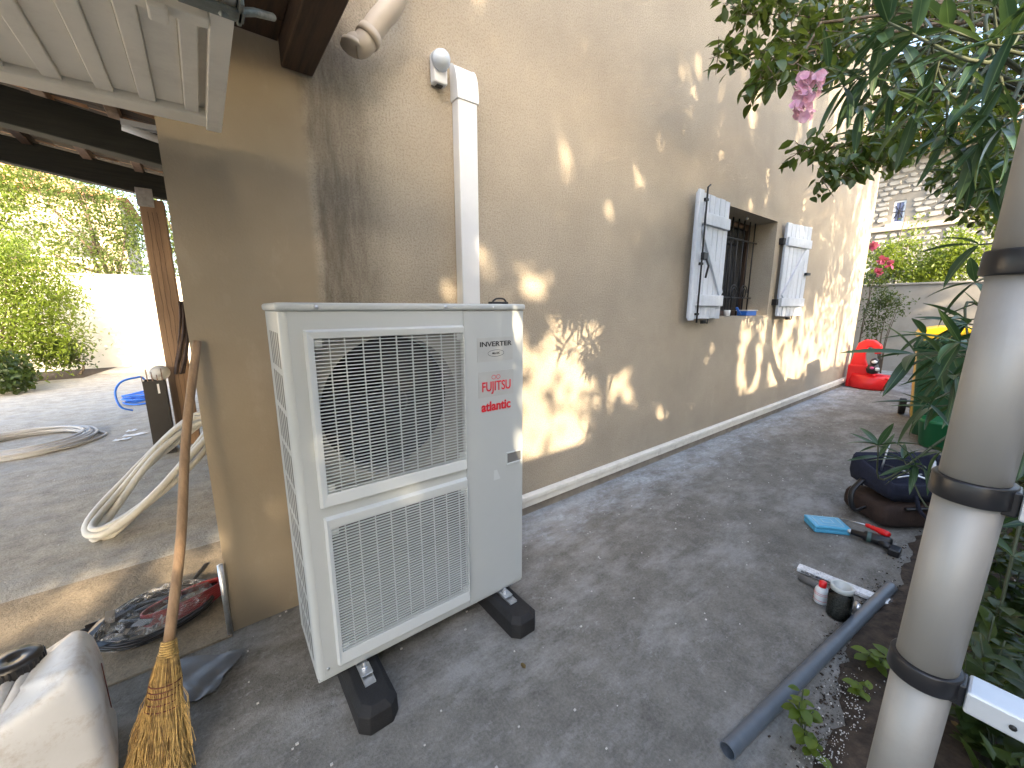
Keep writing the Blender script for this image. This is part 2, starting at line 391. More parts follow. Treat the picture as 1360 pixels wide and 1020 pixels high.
# ground as a sheet to the horizon, finer near the camera
g.add([(-150, -150, 0), (150, -150, 0), (150, 150, 0), (-150, 150, 0)], [(0, 1, 2, 3)])
struct(g.build('ground', M_con))
pt = MB().add([(-14, .87, .004), (-.05, .87, .004), (-.05, 9.0, .004), (.5, 9.0, .004), (.5, 16, .004), (-14, 16, .004)], [(0, 1, 2, 3, 4, 5)])
struct(pt.build('patio_floor', concrete('patio_floor_mat', (.36, .335, .285), True)))
sb = MB().box((-6, -.03, -.05), (-.055, .865, .009))
struct(sb.build('threshold_slab', M_slab, bevel=.004))
# planting bed at the right: gently uneven soil
bed = MB(); nx, ny = 240, 26
for i in range(nx+1):
    for j in range(ny+1):
        x = .95+i*.0465; y0 = -1.70-.03*math.sin(x*2.1)-.022*math.sin(x*5.3)-.012*math.sin(x*17)-.008*math.sin(x*41)-(.25*max(0, 1.2-x)*4)**2 + (random.uniform(-.012, .012) if j == 0 else 0); y = y0-(j/ny)**1.3*2.6
        e = min(1, j/2.0)
        bed.v.append((x, y, .0015+e*(.022+.02*math.sin(x*7+y*5)+.012*random.random())))
for i in range(nx):
    for j in range(ny): a = i*(ny+1)+j; bed.f.append((a, a+1, a+ny+2, a+ny+1)); bed.sm.append(True)
struct(bed.build('soil_bed', M_soil))
# ================================================================== the house
H = thing('house', 'beige rendered house wall with one small shuttered window', 'house', (4.6, .2, 0))
X0, X1, HT, D = -.05, 9.36, 6.0, .34
wx0, wx1, wz0, wz1 = 4.0, 5.30, 1.295, 2.345
w = MB()
xs = [X0, wx0, wx1, X1]; zs = [-.02, wz0, wz1, HT]
idx = {}
for i, x in enumerate(xs):
    for k, z in enumerate(zs): idx[i, k] = len(w.v); w.v.append((x, 0, z))
for i in range(3):
    for k in range(3):
        if (i, k) != (1, 1): w.f.append((idx[i, k], idx[i+1, k], idx[i+1, k+1], idx[i, k+1])); w.sm.append(False)
w.add([(wx0, 0, wz0), (wx1, 0, wz0), (wx1, 0, wz1), (wx0, 0, wz1), (wx0, D, wz0), (wx1, D, wz0), (wx1, D, wz1), (wx0, D, wz1)],
      [(0, 4, 5, 1), (1, 5, 6, 2), (2, 6, 7, 3), (3, 7, 4, 0)])
w.add([(X0, 0, -.02), (X1, 0, -.02), (X1, 6, -.02), (X0, 6, -.02), (X0, 0, HT), (X1, 0, HT), (X1, 6, HT), (X0, 6, HT)],
      [(1, 2, 6, 5), (2, 3, 7, 6), (3, 0, 4, 7), (4, 5, 6, 7)])
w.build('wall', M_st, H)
MB().box((X0-.3, -.45, HT), (X1+.3, 6.3, HT+.12)).build('roof', M_tile, H)
# window inside the reveal
fr = MB()
fr.box((wx0, D-.06, wz0), (wx0+.06, D+.02, wz1)).box((wx1-.06, D-.06, wz0), (wx1, D+.02, wz1)).box((wx0+.06, D-.06, wz0), (wx1-.06, D+.02, wz0+.06)).box((wx0+.06, D-.06, wz1-.06), (wx1-.06, D+.02, wz1)).box((4.62, D-.06, wz0+.06), (4.68, D+.02, wz1-.06))
wf = fr.build('window_frame', wood('window_wood', (.10, .06, .04), (.04, .025, .018)), H, .004)
for a, b in ((wx0+.06, 4.62), (4.68, wx1-.06)):
    MB().box((a, D-.03, wz0+.06), (b, D-.02, wz1-.06)).build('pane', M_glass, wf)
for i in range(9):
    x = wx0+.14*(i+.7); MB().tube([(x, .20, wz0+.001), (x, .20, wz1-.001)], .008, 6).build('window_bar', M_iron, H)
for z in (1.50, 2.13): MB().tube([(wx0+.001, .20, z), (wx1-.001, .20, z)], .009, 6).build('window_crossbar', M_iron, H)
# scroll of wrought iron on the bars
sc_ = MB()
for x in (4.8, 5.06):
    sc_.tube([(x+.10*math.cos(t*.4)*(1-t/40), .19, 1.56+.09*math.sin(t*.4)*(1-t/40)) for t in range(26)], .006, 5)
sc_.build('iron_scroll', M_iron, H)
MB().lathe([(.0, 0), (.011, .002), (.011, .02), (.0, .03)], 10, Matrix.Translation((4.75, .1, wz1-.03))).build('ceiling_hook', M_white, H)
# shutters: six planks, two battens, a diagonal brace, a closing rod
def shutter(hx, width, ang, sgn, rod):
    M = Matrix.Translation((hx, -.035, 0)) @ Matrix.Rotation(ang, 4, 'Z')
    def bx(mb, a0, a1, y0, y1, z0, z1):
        lo, hi = sorted((a0*sgn, a1*sgn)); return mb.box((lo, y0, z0), (hi, y1, z1), M)
    zb, zt = 1.285, 2.345
    core = bx(MB(), .004, width-.004, -.004, .002, zb+.01, zt-.01)
    p = core.build('shutter', M_shut, H)
    n = 6; pw = width/n
    for i in range(n):
        j = random.uniform(-.004, .004)
        bx(MB(), i*pw+.003, (i+1)*pw-.003, -.026+random.uniform(-.001, .001), -.0042, zb+j, zt+j).build('plank', M_shut, p, .003)
    for z in (1.45, 2.14):
        bx(MB(), .012, width-.012, -.052, -.0275, z-.05, z+.05).build('batten', M_shut, p, .006)
    a, b = Vector((.05, 0, 1.51)), Vector((width-.09, 0, 2.08)) 
    if sgn > 0: a, b = Vector((.05, 0, 1.51)), Vector((width-.08, 0, 2.08))
    d = (b-a).normalized(); q = Vector((-d.z, 0, d.x))*.035
    poly = [a-q, b-q, b+q, a+q]; poly = [(v.x*sgn, v.z) for v in poly]
    if sgn < 0: poly = poly[::-1]
    MB().prism(poly, -.045, -.0272, M).build('brace', M_shut, p, .003)
    if rod:
        xr = (width-.075)*sgn
        bx(MB(), width-.045, width+.03, -.05, -.027, zb-.01, zt+.005).build('cover_strip', M_shut, p, .004)
        r = MB().tube([(xr, -.06, zb-.03), (xr, -.06, zt+.03), (xr+.04, -.06, zt+.055)], .008, 6, M=M)
        for z in (1.33, 1.76, 2.28): r.cbox((xr, -.05, z), (.05, .03, .02), M)
        r.cbox((xr+.01, -.075, 1.82), (.07, .03, .06), M); r.tube([(xr+.01, -.09, 1.80), (xr+.025, -.11, 1.74), (xr+.03, -.09, 1.64)], .009, 6, M=M)
        r.build('closing_rod', M_iron, p)
    else:
        bx(MB(), width-.06, width+.03, -.06, -.028, 1.78, 1.81).build('latch', M_iron, p)
    hg = MB()
    for z in (1.45, 2.14): bx(hg, -.045, .03, -.02, .03, z-.035, z+.035)
    hg.build('hinge', M_iron, p)
    st = MB(); xx = width*.5*sgn; st.cbox((xx, -.01, zb-.03), (.05, .03, .03), M).tube([(xx, -.0, zb-.03), (xx, -.05, zb-.04), (xx, -.055, zb+.0)], .007, 6, M=M)
    st.build('shutter_stop', M_iron, p)
shutter(3.995, .60, math.radians(1.5), -1, True)
shutter(5.44, .60, math.radians(-6), 1, False)
# things on the sill
o = thing('plastic_tray', 'small bright blue plastic tray on the window sill', 'tray', (5.0, .12, wz0))
MB().box((4.90, .06, wz0+.001), (5.16, .17, wz0+.055)).build('tray_body', M_blue, o, .008)
MB().box((4.89, .05, wz0+.055), (5.17, .18, wz0+.066)).build('tray_rim', M_white, o, .003)
o = thing('folding_ruler', 'blue slanted strip leaning beside the tray on the window sill', 'ruler', (4.7, .1, wz0))
MB().tube([(4.78, .08, wz0+.015), (4.70, .09, wz0+.09)], .014, 6).build('strip', M_blue, o)
o = tag(MB().lathe([(.03, 0), (.034, .06), (.03, .065), (.0, .066)], 14, Matrix.Translation((4.5, .1, wz0+.001))).build('cup', M_white), 'small white cup on the sill beside the left shutter', 'cup')
# ------------------------------------------------------------------ skirting trunking along the foot of the wall
o = thing('wall_trunking', 'long cream plastic trunking running along the foot of the house wall', 'trunking', (5, 0, .1))
for a, b in ((1.15, 3.13), (3.132, 5.13), (5.132, 7.13), (7.132, 9.3)):
    q = MB().box((a, -.040, .066), (b, -.002, .112)); q.build('trunking_body', M_cream, o, .006)
    MB().box((a, -.052, .1125), (b, -.002, .150)).build('trunking_cover', M_cream, o, .008)
tag(MB().box((1.1, -.014, .0), (9.34, -.001, .058)).build('wall_foot_strip', pm('grey_render', (.27, .24, .2), .9, .2, 6, .5, 60)), 'dull beige rendered strip below the long cream trunking', 'skirting')
# ------------------------------------------------------------------ vertical duct with elbow, motion sensor
o = thing('line_set_duct', 'tall white vertical duct on the wall above the air conditioner', 'duct', (1.16, 0, 1.4))
MB().box((1.105, -.065, .7), (1.215, -.001, 2.395)).build('duct_body', M_white, o, .006)
e = MB(); pr = []
for k in range(9):
    t = math.radians(90*k/8); pr.append((-.001-.068*math.cos(t)**.8 if k < 8 else -.001, 2.397+.155*math.sin(t)))
poly = [(y, z) for y, z in pr]+[(-.001, 2.397)]
n = len(poly); vs = [(1.099, y, z) for y, z in poly]+[(1.221, y, z) for y, z in poly]
e.add(vs, [tuple(range(n)), tuple(range(2*n-1, n-1, -1))]+[(i, (i+1) % n, (i+1) % n+n, i+n) for i in range(n)])
e.box((1.099, -.071, 2.385), (1.221, -.001, 2.397)); e.build('duct_elbow', M_white, o, .003)
o = thing('motion_sensor', 'white domed motion sensor on the wall beside the top of the duct', 'sensor', (1.02, 0, 2.5))
MB().box((.99, -.05, 2.43), (1.06, -.001, 2.56)).build('sensor_base', M_white, o, .008)
MB().lathe([(.045, 0), (.043, .02), (.034, .04), (.018, .053), (.001, .057)], 20, M3((1.02, -.05, 2.52), (1, 0, 0), (0, 0, 1), (0, -1, 0))).build('sensor_lens', pm('sensor_lens', (.62, .70, .80), .25, .02, 4, 0), o)
MB().box((1.01, -.035, 2.424), (1.04, -.012, 2.4295)).build('sensor_foot', M_iron, o)
# ------------------------------------------------------------------ downpipe elbow above the smooth wall
o = thing('downpipe', 'short beige plastic downpipe ending high on the wall under the roof', 'pipe', (.6, -.1, 2.5))
MB().tube(curve([(.605, -.10, 2.41), (.613, -.10, 2.42), (.64, -.11, 2.43), (.70, -.12, 2.52), (.79, -.13, 2.66), (.80, -.13, 2.9), (.80, -.13, 3.3)], 6), .043, 18).build('pipe', pm('beige_pvc', (.5, .43, .34), .5, .06, 5, .03), o)
d = Vector((.06, -.01, .09)).normalized()
MB().tube([Vector((.655, -.112, 2.45)), Vector((.655, -.112, 2.45))+d*.035], .049, 18).build('pipe_collar', _mc['beige_pvc'], o)
MB().tube([(.600, -.10, 2.402), (.606, -.10, 2.422)], .047, 18).build('pipe_end', _mc['beige_pvc'], o)
# ------------------------------------------------------------------ carport roof, beams, post
K = thing('carport', 'dark timber carport with sloping beams and one rough wooden post', 'carport', (-.4, 2, 0))
def beam_between(p0, p1, h, wd, name, mat, y):
    """beam in the plane y, underside from p0 to p1 (x,z)"""
    (xa, za), (xb, zb_) = p0, p1
    mb = MB().prism([(xa, za), (xb, zb_), (xb, zb_+h), (xa, za+h)], y-wd/2, y+wd/2)
    return mb.build(name, mat, K, .006)
beam_between((-4.5, 2.524+.14*3.39), (-.055, 2.376), .20, .10, 'beam', M_beam, 3.25)
beam_between((-4.5, 2.406+.132*3.72), (-.055, 2.31), .20, .12, 'beam', M_beam, 1.8)
beam_between((-4.5, 2.95), (-.055, 2.40), .14, .08, 'beam', M_beam, .75)
for x in (-.30, -.62, -.95, -1.3, -1.7, -2.15, -2.65, -3.2):
    z = 2.555+.125*(-x)
    MB().box((x-.03, -1.15, z), (x+.03, 3.42, z+.07)).build('rafter', M_board if x in (-.62, -.3) else M_raft, K, .004)
for j in range(30):
    y0 = -1.3+j*.165
    xa, xb = (-4.6, .455) if y0 < -.17 else (-4.6, -.055)
    zz = lambda x: 2.63+.125*(-x)
    vs = [(xa, y0+.003, zz(xa)), (xb, y0+.003, zz(xb)), (xb, y0+.162, zz(xb)), (xa, y0+.162, zz(xa))]
    vs += [(a, b, c+.018) for a, b, c in vs]
    MB().add(vs, [(0, 3, 2, 1), (4, 5, 6, 7), (0, 1, 5, 4), (1, 2, 6, 5), (2, 3, 7, 6), (3, 0, 4, 7)]).build('roof_board', M_raft, K)
tl = MB()
for j in range(24):
    y0 = -1.3+j*.205
    for k in range(12):
        x1 = (.5 if y0 < -.2 else -.05)-k*.38; z1 = 2.66-.125*x1+.012
        tl.tube([(x1, y0+.1, z1), (x1-.42, y0+.1, z1+.06)], .1, 8, squash=.5)
tl = tl.build('roof_tiles', M_tile, K); tl['kind'] = 'stuff'
MB().box((.352, -1.35, 2.30), (.466, -.002, 2.62)).build('trimmer_beam', M_raft, K, .006)
for k_ in range(9):
    MB().box((-3.9, -1.28+.142*k_, 2.385+.0*k_), (.349, -1.142+.142*k_ if k_ < 8 else -.004, 2.400)).build('soffit_board', M_raft, K, .003)
MB().box((-3.9, -.55, 2.42), (.349, -.43, 2.60)).build('purlin', M_raft, K, .006)
P0 = ony(229, 600, 3.3); P1 = ony(197, 258, 3.3)
px0 = ony(180, 262, 3.3).x; px1 = ony(217, 262, 3.3).x
ps = MB(); px0 += .02
ps.box((px0, 3.2, .0), (px1, 3.36, 2.372)); ps.build('post', M_post, K, .012)
MB().box((px0-.01, 3.19, 2.30), (px1-.07, 3.198, 2.46)).build('bracket', M_zinc, K, .002)
cr_ = MB(); 
for s in range(3):
    x = px0+.05+.035*s; z = .1; pts = []
    while z < 2.3: pts.append((x+random.uniform(-.006, .006), 3.1985, z)); z += .12
    cr_.tube(pts, .0010, 4)
cr_.build('post_crack', M_dark, K)
# lamp tube under the beams
o = thing('strip_light', 'unlit white fluorescent tube light fixed under the carport roof', 'light', (-.2, 1.2, 2.5))
a = ony(162, 168, 1.55); b = ony(210, 186, 1.55)
MB().tube([a, b+Vector((.02, 0, 0))], .022, 10).build('tube', M_white, o); MB().cbox((a+b)/2+Vector((0, 0, .04)), ((b-a).length, .05, .03)).build('fixture', M_white, o)
# ------------------------------------------------------------------ raised garage door
G = thing('garage_door', 'cream panelled garage door raised flat overhead at upper left', 'garage door', (-.6, -.9, 1.95))
dz = 1.955
MB().box((-2.6, -1.75, dz+.016), (.085, -.31, dz+.024)).build('door_skin', M_door, G)
stx = [.046, -.050, -.136, -.230, -.325, -.42, -.515, -.61, -.705, -.80, -.895, -.99, -1.085, -1.18, -1.275]
MB().box((-2.6, -.325, dz-.012), (.105, -.245, dz+.0155)).build('bottom_rail', M_door, G, .005)
MB().box((-2.6, -.245, dz-.006), (.105, -.232, dz+.04)).build('rail_lip', M_door, G, .002)
MB().box((.078, -1.75, dz-.016), (.118, -.2325, dz+.045)).build('side_rail', M_door, G, .003)
MB().box((.029, -1.75, dz-.004), (.062, -.3255, dz+.0155)).build('side_bead', M_door, G, .003)
for i in range(len(stx)-1):
    x = stx[i+1]; MB().box((x-.018, -1.75, dz-.002), (x+.018, -.3255, dz+.0157)).build('stile', M_door, G, .003)
for i in range(len(stx)-1):
    a, b = stx[i+1]+.0185, stx[i]-.0185 if i else .0285
    MB().box((a, -1.75, dz+.006), (b, -.334, dz+.0152)).build('panel', M_door, G, .002)
cx = [ony(118, 0, -.80), ony(285, 30, -.80)]
MB().box((-2.6, -.86, dz-.022), (.0775, -.825, dz-.0025)).build('cross_rail', M_door, G, .003)
MB().cbox((-.0, -.845, dz-.03), (.03, .05, .014)).build('rail_block', M_door, G, .004)
hb = MB().box((.03, -.935, dz-.03), (.13, -.90, dz-.023)).box((.119, -.96, dz-.03), (.127, -.89, dz+.02)).tube([(.09, -.915, dz-.03), (.15, -.90, dz+.0), (.20, -.80, dz+.06)], .008, 8)
hb.build('lift_arm', pm('aged_zinc', (.20, .22, .2), .5, .3, 20, .3, metal=.6), G, .002)
for y, z in ((-.26, .0), (-.255, .02)): MB().tube([(.1181, y-.01, dz+z), (.121, y-.01, dz+z)], .004, 8).build('rivet', M_iron, G)
# grey metal corner pipe at the foot of the wall edge
o = tag(MB().tube([(-.062, -.012, .009), (-.062, -.012, .335)], .011, 10).build('corner_tube', M_zinc), 'short grey metal tube standing at the foot of the left wall corner', 'metal tube')
# ================================================================== the outdoor unit
ROT = -.01438; UX, UY, UZ = .17124, -.60152, .11
A = thing('air_conditioner', 'tall white two-grille outdoor air conditioner on black rubber feet', 'air conditioner', (UX, UY, UZ), ROT)
def ub(name, a, b, mat, parent=A, bev=0, seg=2): return MB().box(a, b).build(name, mat, parent, bev, True, seg)
W_, D_, H_ = .90, .33, 1.29
# casing: shell with openings made of strips (front), plain back and sides
cas = MB()
cas.box((.004, .02, .004), (.008, D_-.004, H_-.03))                                   # inner skin, left (dark behind the slots is separate)
cas = MB().box((.64, .012, .003), (W_-.003, D_-.003, H_-.026)).box((.012, D_-.012, .003), (.64, D_-.003, H_-.026))
cas.build('casing', M_unit, A, .012, True)
ub('base_pan', (.002, .006, -.012), (W_-.002, D_, .003), M_unit, bev=.003)
# front plate of the fan side, frame around two openings
g1 = (.085, .600, .680, 1.182); g2 = (.085, .600, .082, .556)
fp = MB()
def front_plate(mb, x0, x1, z0, z1, holes, y0, y1):
    zc = [z0]
    for h in holes: zc += [h[2], h[3]]
    zc.append(z1)
    for i in range(len(zc)-1):
        if i % 2 == 0: mb.box((x0, y0, zc[i]), (x1, y1, zc[i+1]))
        else:
            h = holes[(i-1)//2]; mb.box((x0, y0, zc[i]), (h[0], y1, zc[i+1])); mb.box((h[1], y0, zc[i]), (x1, y1, zc[i+1]))
front_plate(fp, .0225, .607, .0, H_-.026, [g2, g1], .0, .012)
fp.build('front_panel', M_unit, A, 0, True)
# rounded left corner
c = MB(); n = 8; vs = []; fs = []
R_ = .022
for k in range(n+1):
    t = math.radians(90*k/n); x = R_-R_*math.sin(t); y = R_-R_*math.cos(t)
    vs += [(x, y, .0), (x, y, H_-.026)]
for k in range(n): fs.append((2*k, 2*k+1, 2*k+3, 2*k+2))
c.add(vs, fs, True).build('front_corner', M_unit, A, 0, True)
ub('service_panel', (.6095, .0005, .0), (W_, .012, H_-.026), M_unit, bev=.005)
# left side with vertical slots
sd = MB(); nb = 9; slots = [.06, .105, .15, .195, .24]
zs_ = [.03]
sp_h = (H_-.026-.09)/nb
sd.box((0, R_, 0), (.0006, slots[0]-.013, H_-.026)); sd.box((0, slots[-1]+.013, 0), (.0006, D_-.0025, H_-.026))
for i in range(len(slots)-1): sd.box((0, slots[i]+.013, 0), (.0006, slots[i+1]-.013, H_-.026))
for s in slots:
    for k in range(nb+1):
        z = .035+k*sp_h
        sd.box((0, s-.0129, z-.008 if k else 0), (.00055, s+.0129, z+.012 if k < nb else H_-.026))
sd.build('side_panel', M_unit, A, 0, True)
ub('slot_shade_backing', (.0007, R_+.001, .01), (.010, D_-.004, H_-.03), M_dark)  # dark sheet stands in for the shade inside the slots
ub('inner_wall', (.015, D_-.05, .02), (.635, D_-.04, H_-.04), M_fin)
ub('divider', (.622, .014, .01), (.628, D_-.02, H_-.03), M_dark)
# lid
ub('lid', (-.008, -.008, H_-.0245), (W_+.006, D_+.006, H_), M_unit, bev=.009, seg=3)
for x in (.10, .53): MB().tube([(x, -.008, H_-.013), (x, -.012, H_-.013)], .0065, 10).build('screw', M_zinc, A, 0, True)
MB().tube([(.74, -.008, H_-.013), (.74, -.010, H_-.013)], .004, 8).build('screw', M_white, A, 0, True)
MB().tube([(.035, .0, .035), (.035, -.003, .035)], .005, 8).build('screw', M_zinc, A, 0, True)
# fan shroud, ring, blades, behind the grilles
def fan(cz, half):
    sh = MB(); cx = .3425; r = .25; n = 40; y0 = .035
    x0, x1, z0, z1 = .045, .63, cz-half, cz+half
    ring = [(cx+r*math.cos(2*math.pi*k/n), cz+r*math.sin(2*math.pi*k/n)) for k in range(n)]
    outer = []
    for k in range(n):
        t = 2*math.pi*k/n; dx, dz_ = math.cos(t), math.sin(t); s = min((x1-cx)/abs(dx) if abs(dx) > 1e-6 else 9, half/abs(dz_) if abs(dz_) > 1e-6 else 9, )
        outer.append((max(x0, min(x1, cx+dx*s)), cz+dz_*s))
    vs = [(a, y0, b) for a, b in ring]+[(a, y0, b) for a, b in outer]+[(a, y0+.10, b) for a, b in ring]
    fs = []
    for k in range(n): k2 = (k+1) % n; fs += [(k, k2, n+k2, n+k), (k, 2*n+k, 2*n+k2, k2)]
    sh.add(vs, fs, False).build('fan_shroud', pm('shroud_plastic', (.30, .305, .29), .5, .05, 3, 0), A, 0, True)
    f = MB()
    for b in range(3):
        a0 = b*2*math.pi/3+.5; vs = []; fs = []
        nr, na = 5, 6
        for i in range(nr):
            rr = .06+(.228-.06)*i/(nr-1)
            for j in range(na):
                t = a0+(j/(na-1))*(1.25+.25*i/nr)+.25*i/nr; vs.append((cx+rr*math.cos(t), .075+.055*j/(na-1), cz+rr*math.sin(t)))
        for i in range(nr-1):
            for j in range(na-1): q = i*na+j; fs.append((q, q+1, q+na+1, q+na))
        f.add(vs, fs, True)
    fo = f.build('fan', pm('fan_plastic', (.012, .012, .014), .4, .1, 4, 0), A, 0, True)
    MB().lathe([(.065, 0), (.065, .05), (.05, .065), (0.001, .07)], 24, M3((cx, .135, cz), (1, 0, 0), (0, 0, 1), (0, -1, 0))).build('fan_hub', _mc['fan_plastic'], A, 0, True)
fan(.931, .262)
ub('lower_coil', (.03, .05, .03), (.62, .06, .60), pm('coil_grey', (.11, .113, .11), .6, .2, 8, .3, 300))
ub('fan_ledge', (.03, .014, .604), (.62, .3, .612), M_unit)
# grilles: moulded frame, thin wires
def grille(h, fx0, fx1, fz0, fz1, nh):
    f = MB(); x0, x1, z0, z1 = h
    # sloping frame: outer edge on the panel, inner lip proud
    o_ = [(fx0, fz0), (fx1, fz0), (fx1, fz1), (fx0, fz1)]
    m_ = [(fx0+.006, fz0+.006), (fx1-.004, fz0+.006), (fx1-.004, fz1-.006), (fx0+.006, fz1-.006)]
    i_ = [(x0, z0), (x1, z0), (x1, z1), (x0, z1)]
    vs = [(a, -.0002, b) for a, b in o_]+[(a, -.017, b) for a, b in m_]+[(a, -.013, b) for a, b in i_]+[(a, .0, b) for a, b in i_]
    fs = []
    for L in range(3):
        for k in range(4): k2 = (k+1) % 4; fs.append((L*4+k, L*4+k2, L*4+4+k2, L*4+4+k))
    f.add(vs, fs); fo = f.build('grille_frame', M_unitg, A, .0025, True)
    wv = MB()
    for i in range(nh):
        z = z0+(i+.7)*(z1-z0)/(nh+.4); wv.box((x0, -.0130, z-.0013), (x1, -.0070, z+.0013))
    wv.build('grille_wires', M_unitg, fo, 0, True)
    for i in range(9):
        x = x0+(i+.62)*(x1-x0)/9.2
        if i == 0: x = x0+.045
        ub('grille_stay', (x-.0016, -.0068, z0), (x+.0016, -.0005, z1), M_unitg, fo)
    for a, b in ((x0+.012, z1-.014), (x1-.012, z1-.014), (x1-.012, z0+.014), (x0+.012, z0+.014)):
        ub('corner_tab', (a-.012, -.0062, b-.012), (a+.012, -.001, b+.012), M_unitg, fo)
grille(g1, .060, .606, .632, 1.210, 44); grille(g2, .066, .606, .030, .598, 44)
# pull handle recess
hd = MB(); x0, x1, z0, z1 = .806, .898-.006, .598, .656
hd.box((x0, -.004, z0), (x1, .0004, z0+.008)).box((x0, -.004, z1-.006), (x1, .0004, z1)).box((x0, -.004, z0+.008), (x0+.006, .0004, z1-.006)).box((x1-.006, -.004, z0+.008), (x1, .0004, z1-.006))
hd.build('handle', M_unitg, A, .0015, True)
MB().add([(x0+.006, .0002, z0+.008), (x1-.006, .0002, z0+.008), (x1-.006, .0002, z1-.006), (x0+.006, .0002, z1-.006)], [(0, 1, 2, 3)]).build('handle_recess', pm('recess_grey', (.16, .165, .165), .6, .05, 5, 0), A, 0, True)
TX = lambda x, z, y=-.0012: M3((x, y, z), (1, 0, 0), (0, 0, 1), (0, -1, 0))
ub('sticker', (.668, -.0006, 1.062), (.842, .0003, 1.158), M_stick, bev=0)
ub('sticker', (.672, -.0006, .916), (.846, .0003, 1.022), M_stick, bev=0)
text('INVERTER', .0275, TX(.757, 1.131), M_ink, A, bold=.0004, sx=1.28)
text('ALL DC', .011, TX(.757, 1.094), M_ink, A, bold=.0003)
def ell(x, z, a, b, t=.0016):
    mb = MB(); n = 32; vs = []
    for k in range(n):
        c_, s_ = math.cos(2*math.pi*k/n), math.sin(2*math.pi*k/n); vs += [(x+a*c_, -.0012, z+b*s_), (x+(a-t)*c_, -.0012, z+(b-t)*s_)]
    mb.add(vs, [(2*k, 2*((k+1) % n), 2*((k+1) % n)+1, 2*k+1) for k in range(n)]); return mb
ell(.757, 1.094, .04, .014).build('badge_oval', M_ink, A, 0, True)
text('FUJITSU', .056, TX(.759, .957), M_redp, A, bold=.0007, sx=.76)
lp = ell(.745, .996, .011, .009, .0022); q = ell(.767, .996, .011, .009, .0022); lp.add(q.v, q.f); lp.build('brand_mark', M_redp, A, 0, True)
text('atlantic', .055, TX(.757, .874), M_redp, A, bold=.0016, sx=.92)
MB().add([(.74, -.0006, .545), (.775, -.0006, .545), (.758, -.0006, .59), (.742, -.0006, .59)], [(0, 1, 2, 3)]).build('film_scrap', M_unitg, A, 0, True)
# small black thing lying on the lid
o = thing('black_clip', 'small black plastic clip lying on top of the air conditioner', 'clip', (1.0, -.52, 1.40))
MB().box((.955, -.545, 1.4005), (1.045, -.52, 1.410)).build('clip_body', M_black, o, .003)
MB().tube(curve([(.965, -.54, 1.41), (.985, -.54, 1.422), (1.02, -.54, 1.422), (1.035, -.54, 1.41)]), .004, 6).build('clip_loop', M_black, o)
# rubber feet
def foot(cx, label):
    t = thing('rubber_foot', label, 'rubber foot', (cx, -.48, 0), 0, 'black rubber support feet')
    hw, z1, ch = .068, .088, .022; y0, y1 = -.80, -.14
    def ring(w_, ya, yb, c_, z): return [(cx-w_+c_, ya, z), (cx+w_-c_, ya, z), (cx+w_, ya+c_, z), (cx+w_, yb-c_, z), (cx+w_-c_, yb, z), (cx-w_+c_, yb, z), (cx-w_, yb-c_, z), (cx-w_, ya+c_, z)]
    vs = ring(hw, y0, y1, .03, 0)+ring(hw-.001, y0+.002, y1-.002, .03, z1-.022)+ring(hw-.02, y0+.022, y1-.022, .026, z1)
    fs = [tuple(range(7, -1, -1)), tuple(range(16, 24))]+[(L*8+k, L*8+(k+1) % 8, L*8+8+(k+1) % 8, L*8+8+k) for L in range(2) for k in range(8)]
    MB().add(vs, fs).build('rubber_block', M_rub, t, .003)
    r = MB().box((cx-.019, -.70, z1+.0005), (cx+.019, -.2, z1+.003)).box((cx-.019, -.70, z1+.003), (cx-.0165, -.2, z1+.0095)).box((cx+.0165, -.70, z1+.003), (cx+.019, -.2, z1+.0095))
    r.build('rail', M_zinc, t, .0008)
    b = MB().box((cx-.021, -.665, z1+.0105), (cx+.021, -.613, z1+.015)).tube([(cx, -.632, z1+.0155), (cx, -.632, z1+.023)], .012, 6, smooth=False).tube([(cx, -.632, z1+.02), (cx, -.632, z1+.036)], .0055, 8)
    b.build('clamp_bolt', M_zinc, t, .0008)
foot(.318, 'black rubber foot with metal rail under the left end of the air conditioner')
foot(.952, 'black rubber foot with metal rail under the right end of the air conditioner')
# ================================================================== left foreground
# broom
B = thing('broom', 'long straw besom broom leaning on the left wall corner', 'broom', (-.27, -.50, 0))
top = Vector((-.026, -.03, 1.262)); neck = Vector((-.205, -.385, .335)); tipb = Vector((-.262, -.50, .02))
MB().tube(curve([top, top.lerp(neck, .35)+Vector((-.006, 0, 0)), top.lerp(neck, .7)+Vector((.006, -.004, 0)), neck]), [.0135+.0018*(i/24) for i in range(25)], 12).build('handle', M_handle, B)
ax = (tipb-neck).normalized(); sx_ = Vector((.80, -.6, 0)).normalized(); sx_ = (sx_-ax*sx_.dot(ax)).normalized(); sy_ = ax.cross(sx_)
def fanp(t, a, b_):      # t along the brush 0..1, a across, b thickness
    wv = [(0, .017), (.08, .022), (.17, .037), (.3, .042), (.42, .044), (.7, .07), (1, .095)]
    for (t0, w0), (t1, w1) in zip(wv, wv[1:]):
        if t <= t1: ww = w0+(w1-w0)*(t-t0)/(t1-t0); break
    else: ww = .095
    th = .02+.012*min(1, t*3)
    L = .375
    return neck+ax*(t*L)+sx_*(a*ww)+sy_*(b_*th)
core = MB(); n = 16; vs = []; fs = []; ts = [0, .08, .17, .3, .42, .6, .8, .93]
for t in ts:
    for k in range(n): q = 2*math.pi*k/n; vs.append(fanp(t, math.cos(q)*.9, math.sin(q)*.9))
for i in range(len(ts)-1):
    for k in range(n): fs.append((i*n+k, i*n+(k+1) % n, (i+1)*n+(k+1) % n, (i+1)*n+k))
core.add(vs, fs, True).build('brush_core', M_strawd, B)
br = MB(); br2 = MB()
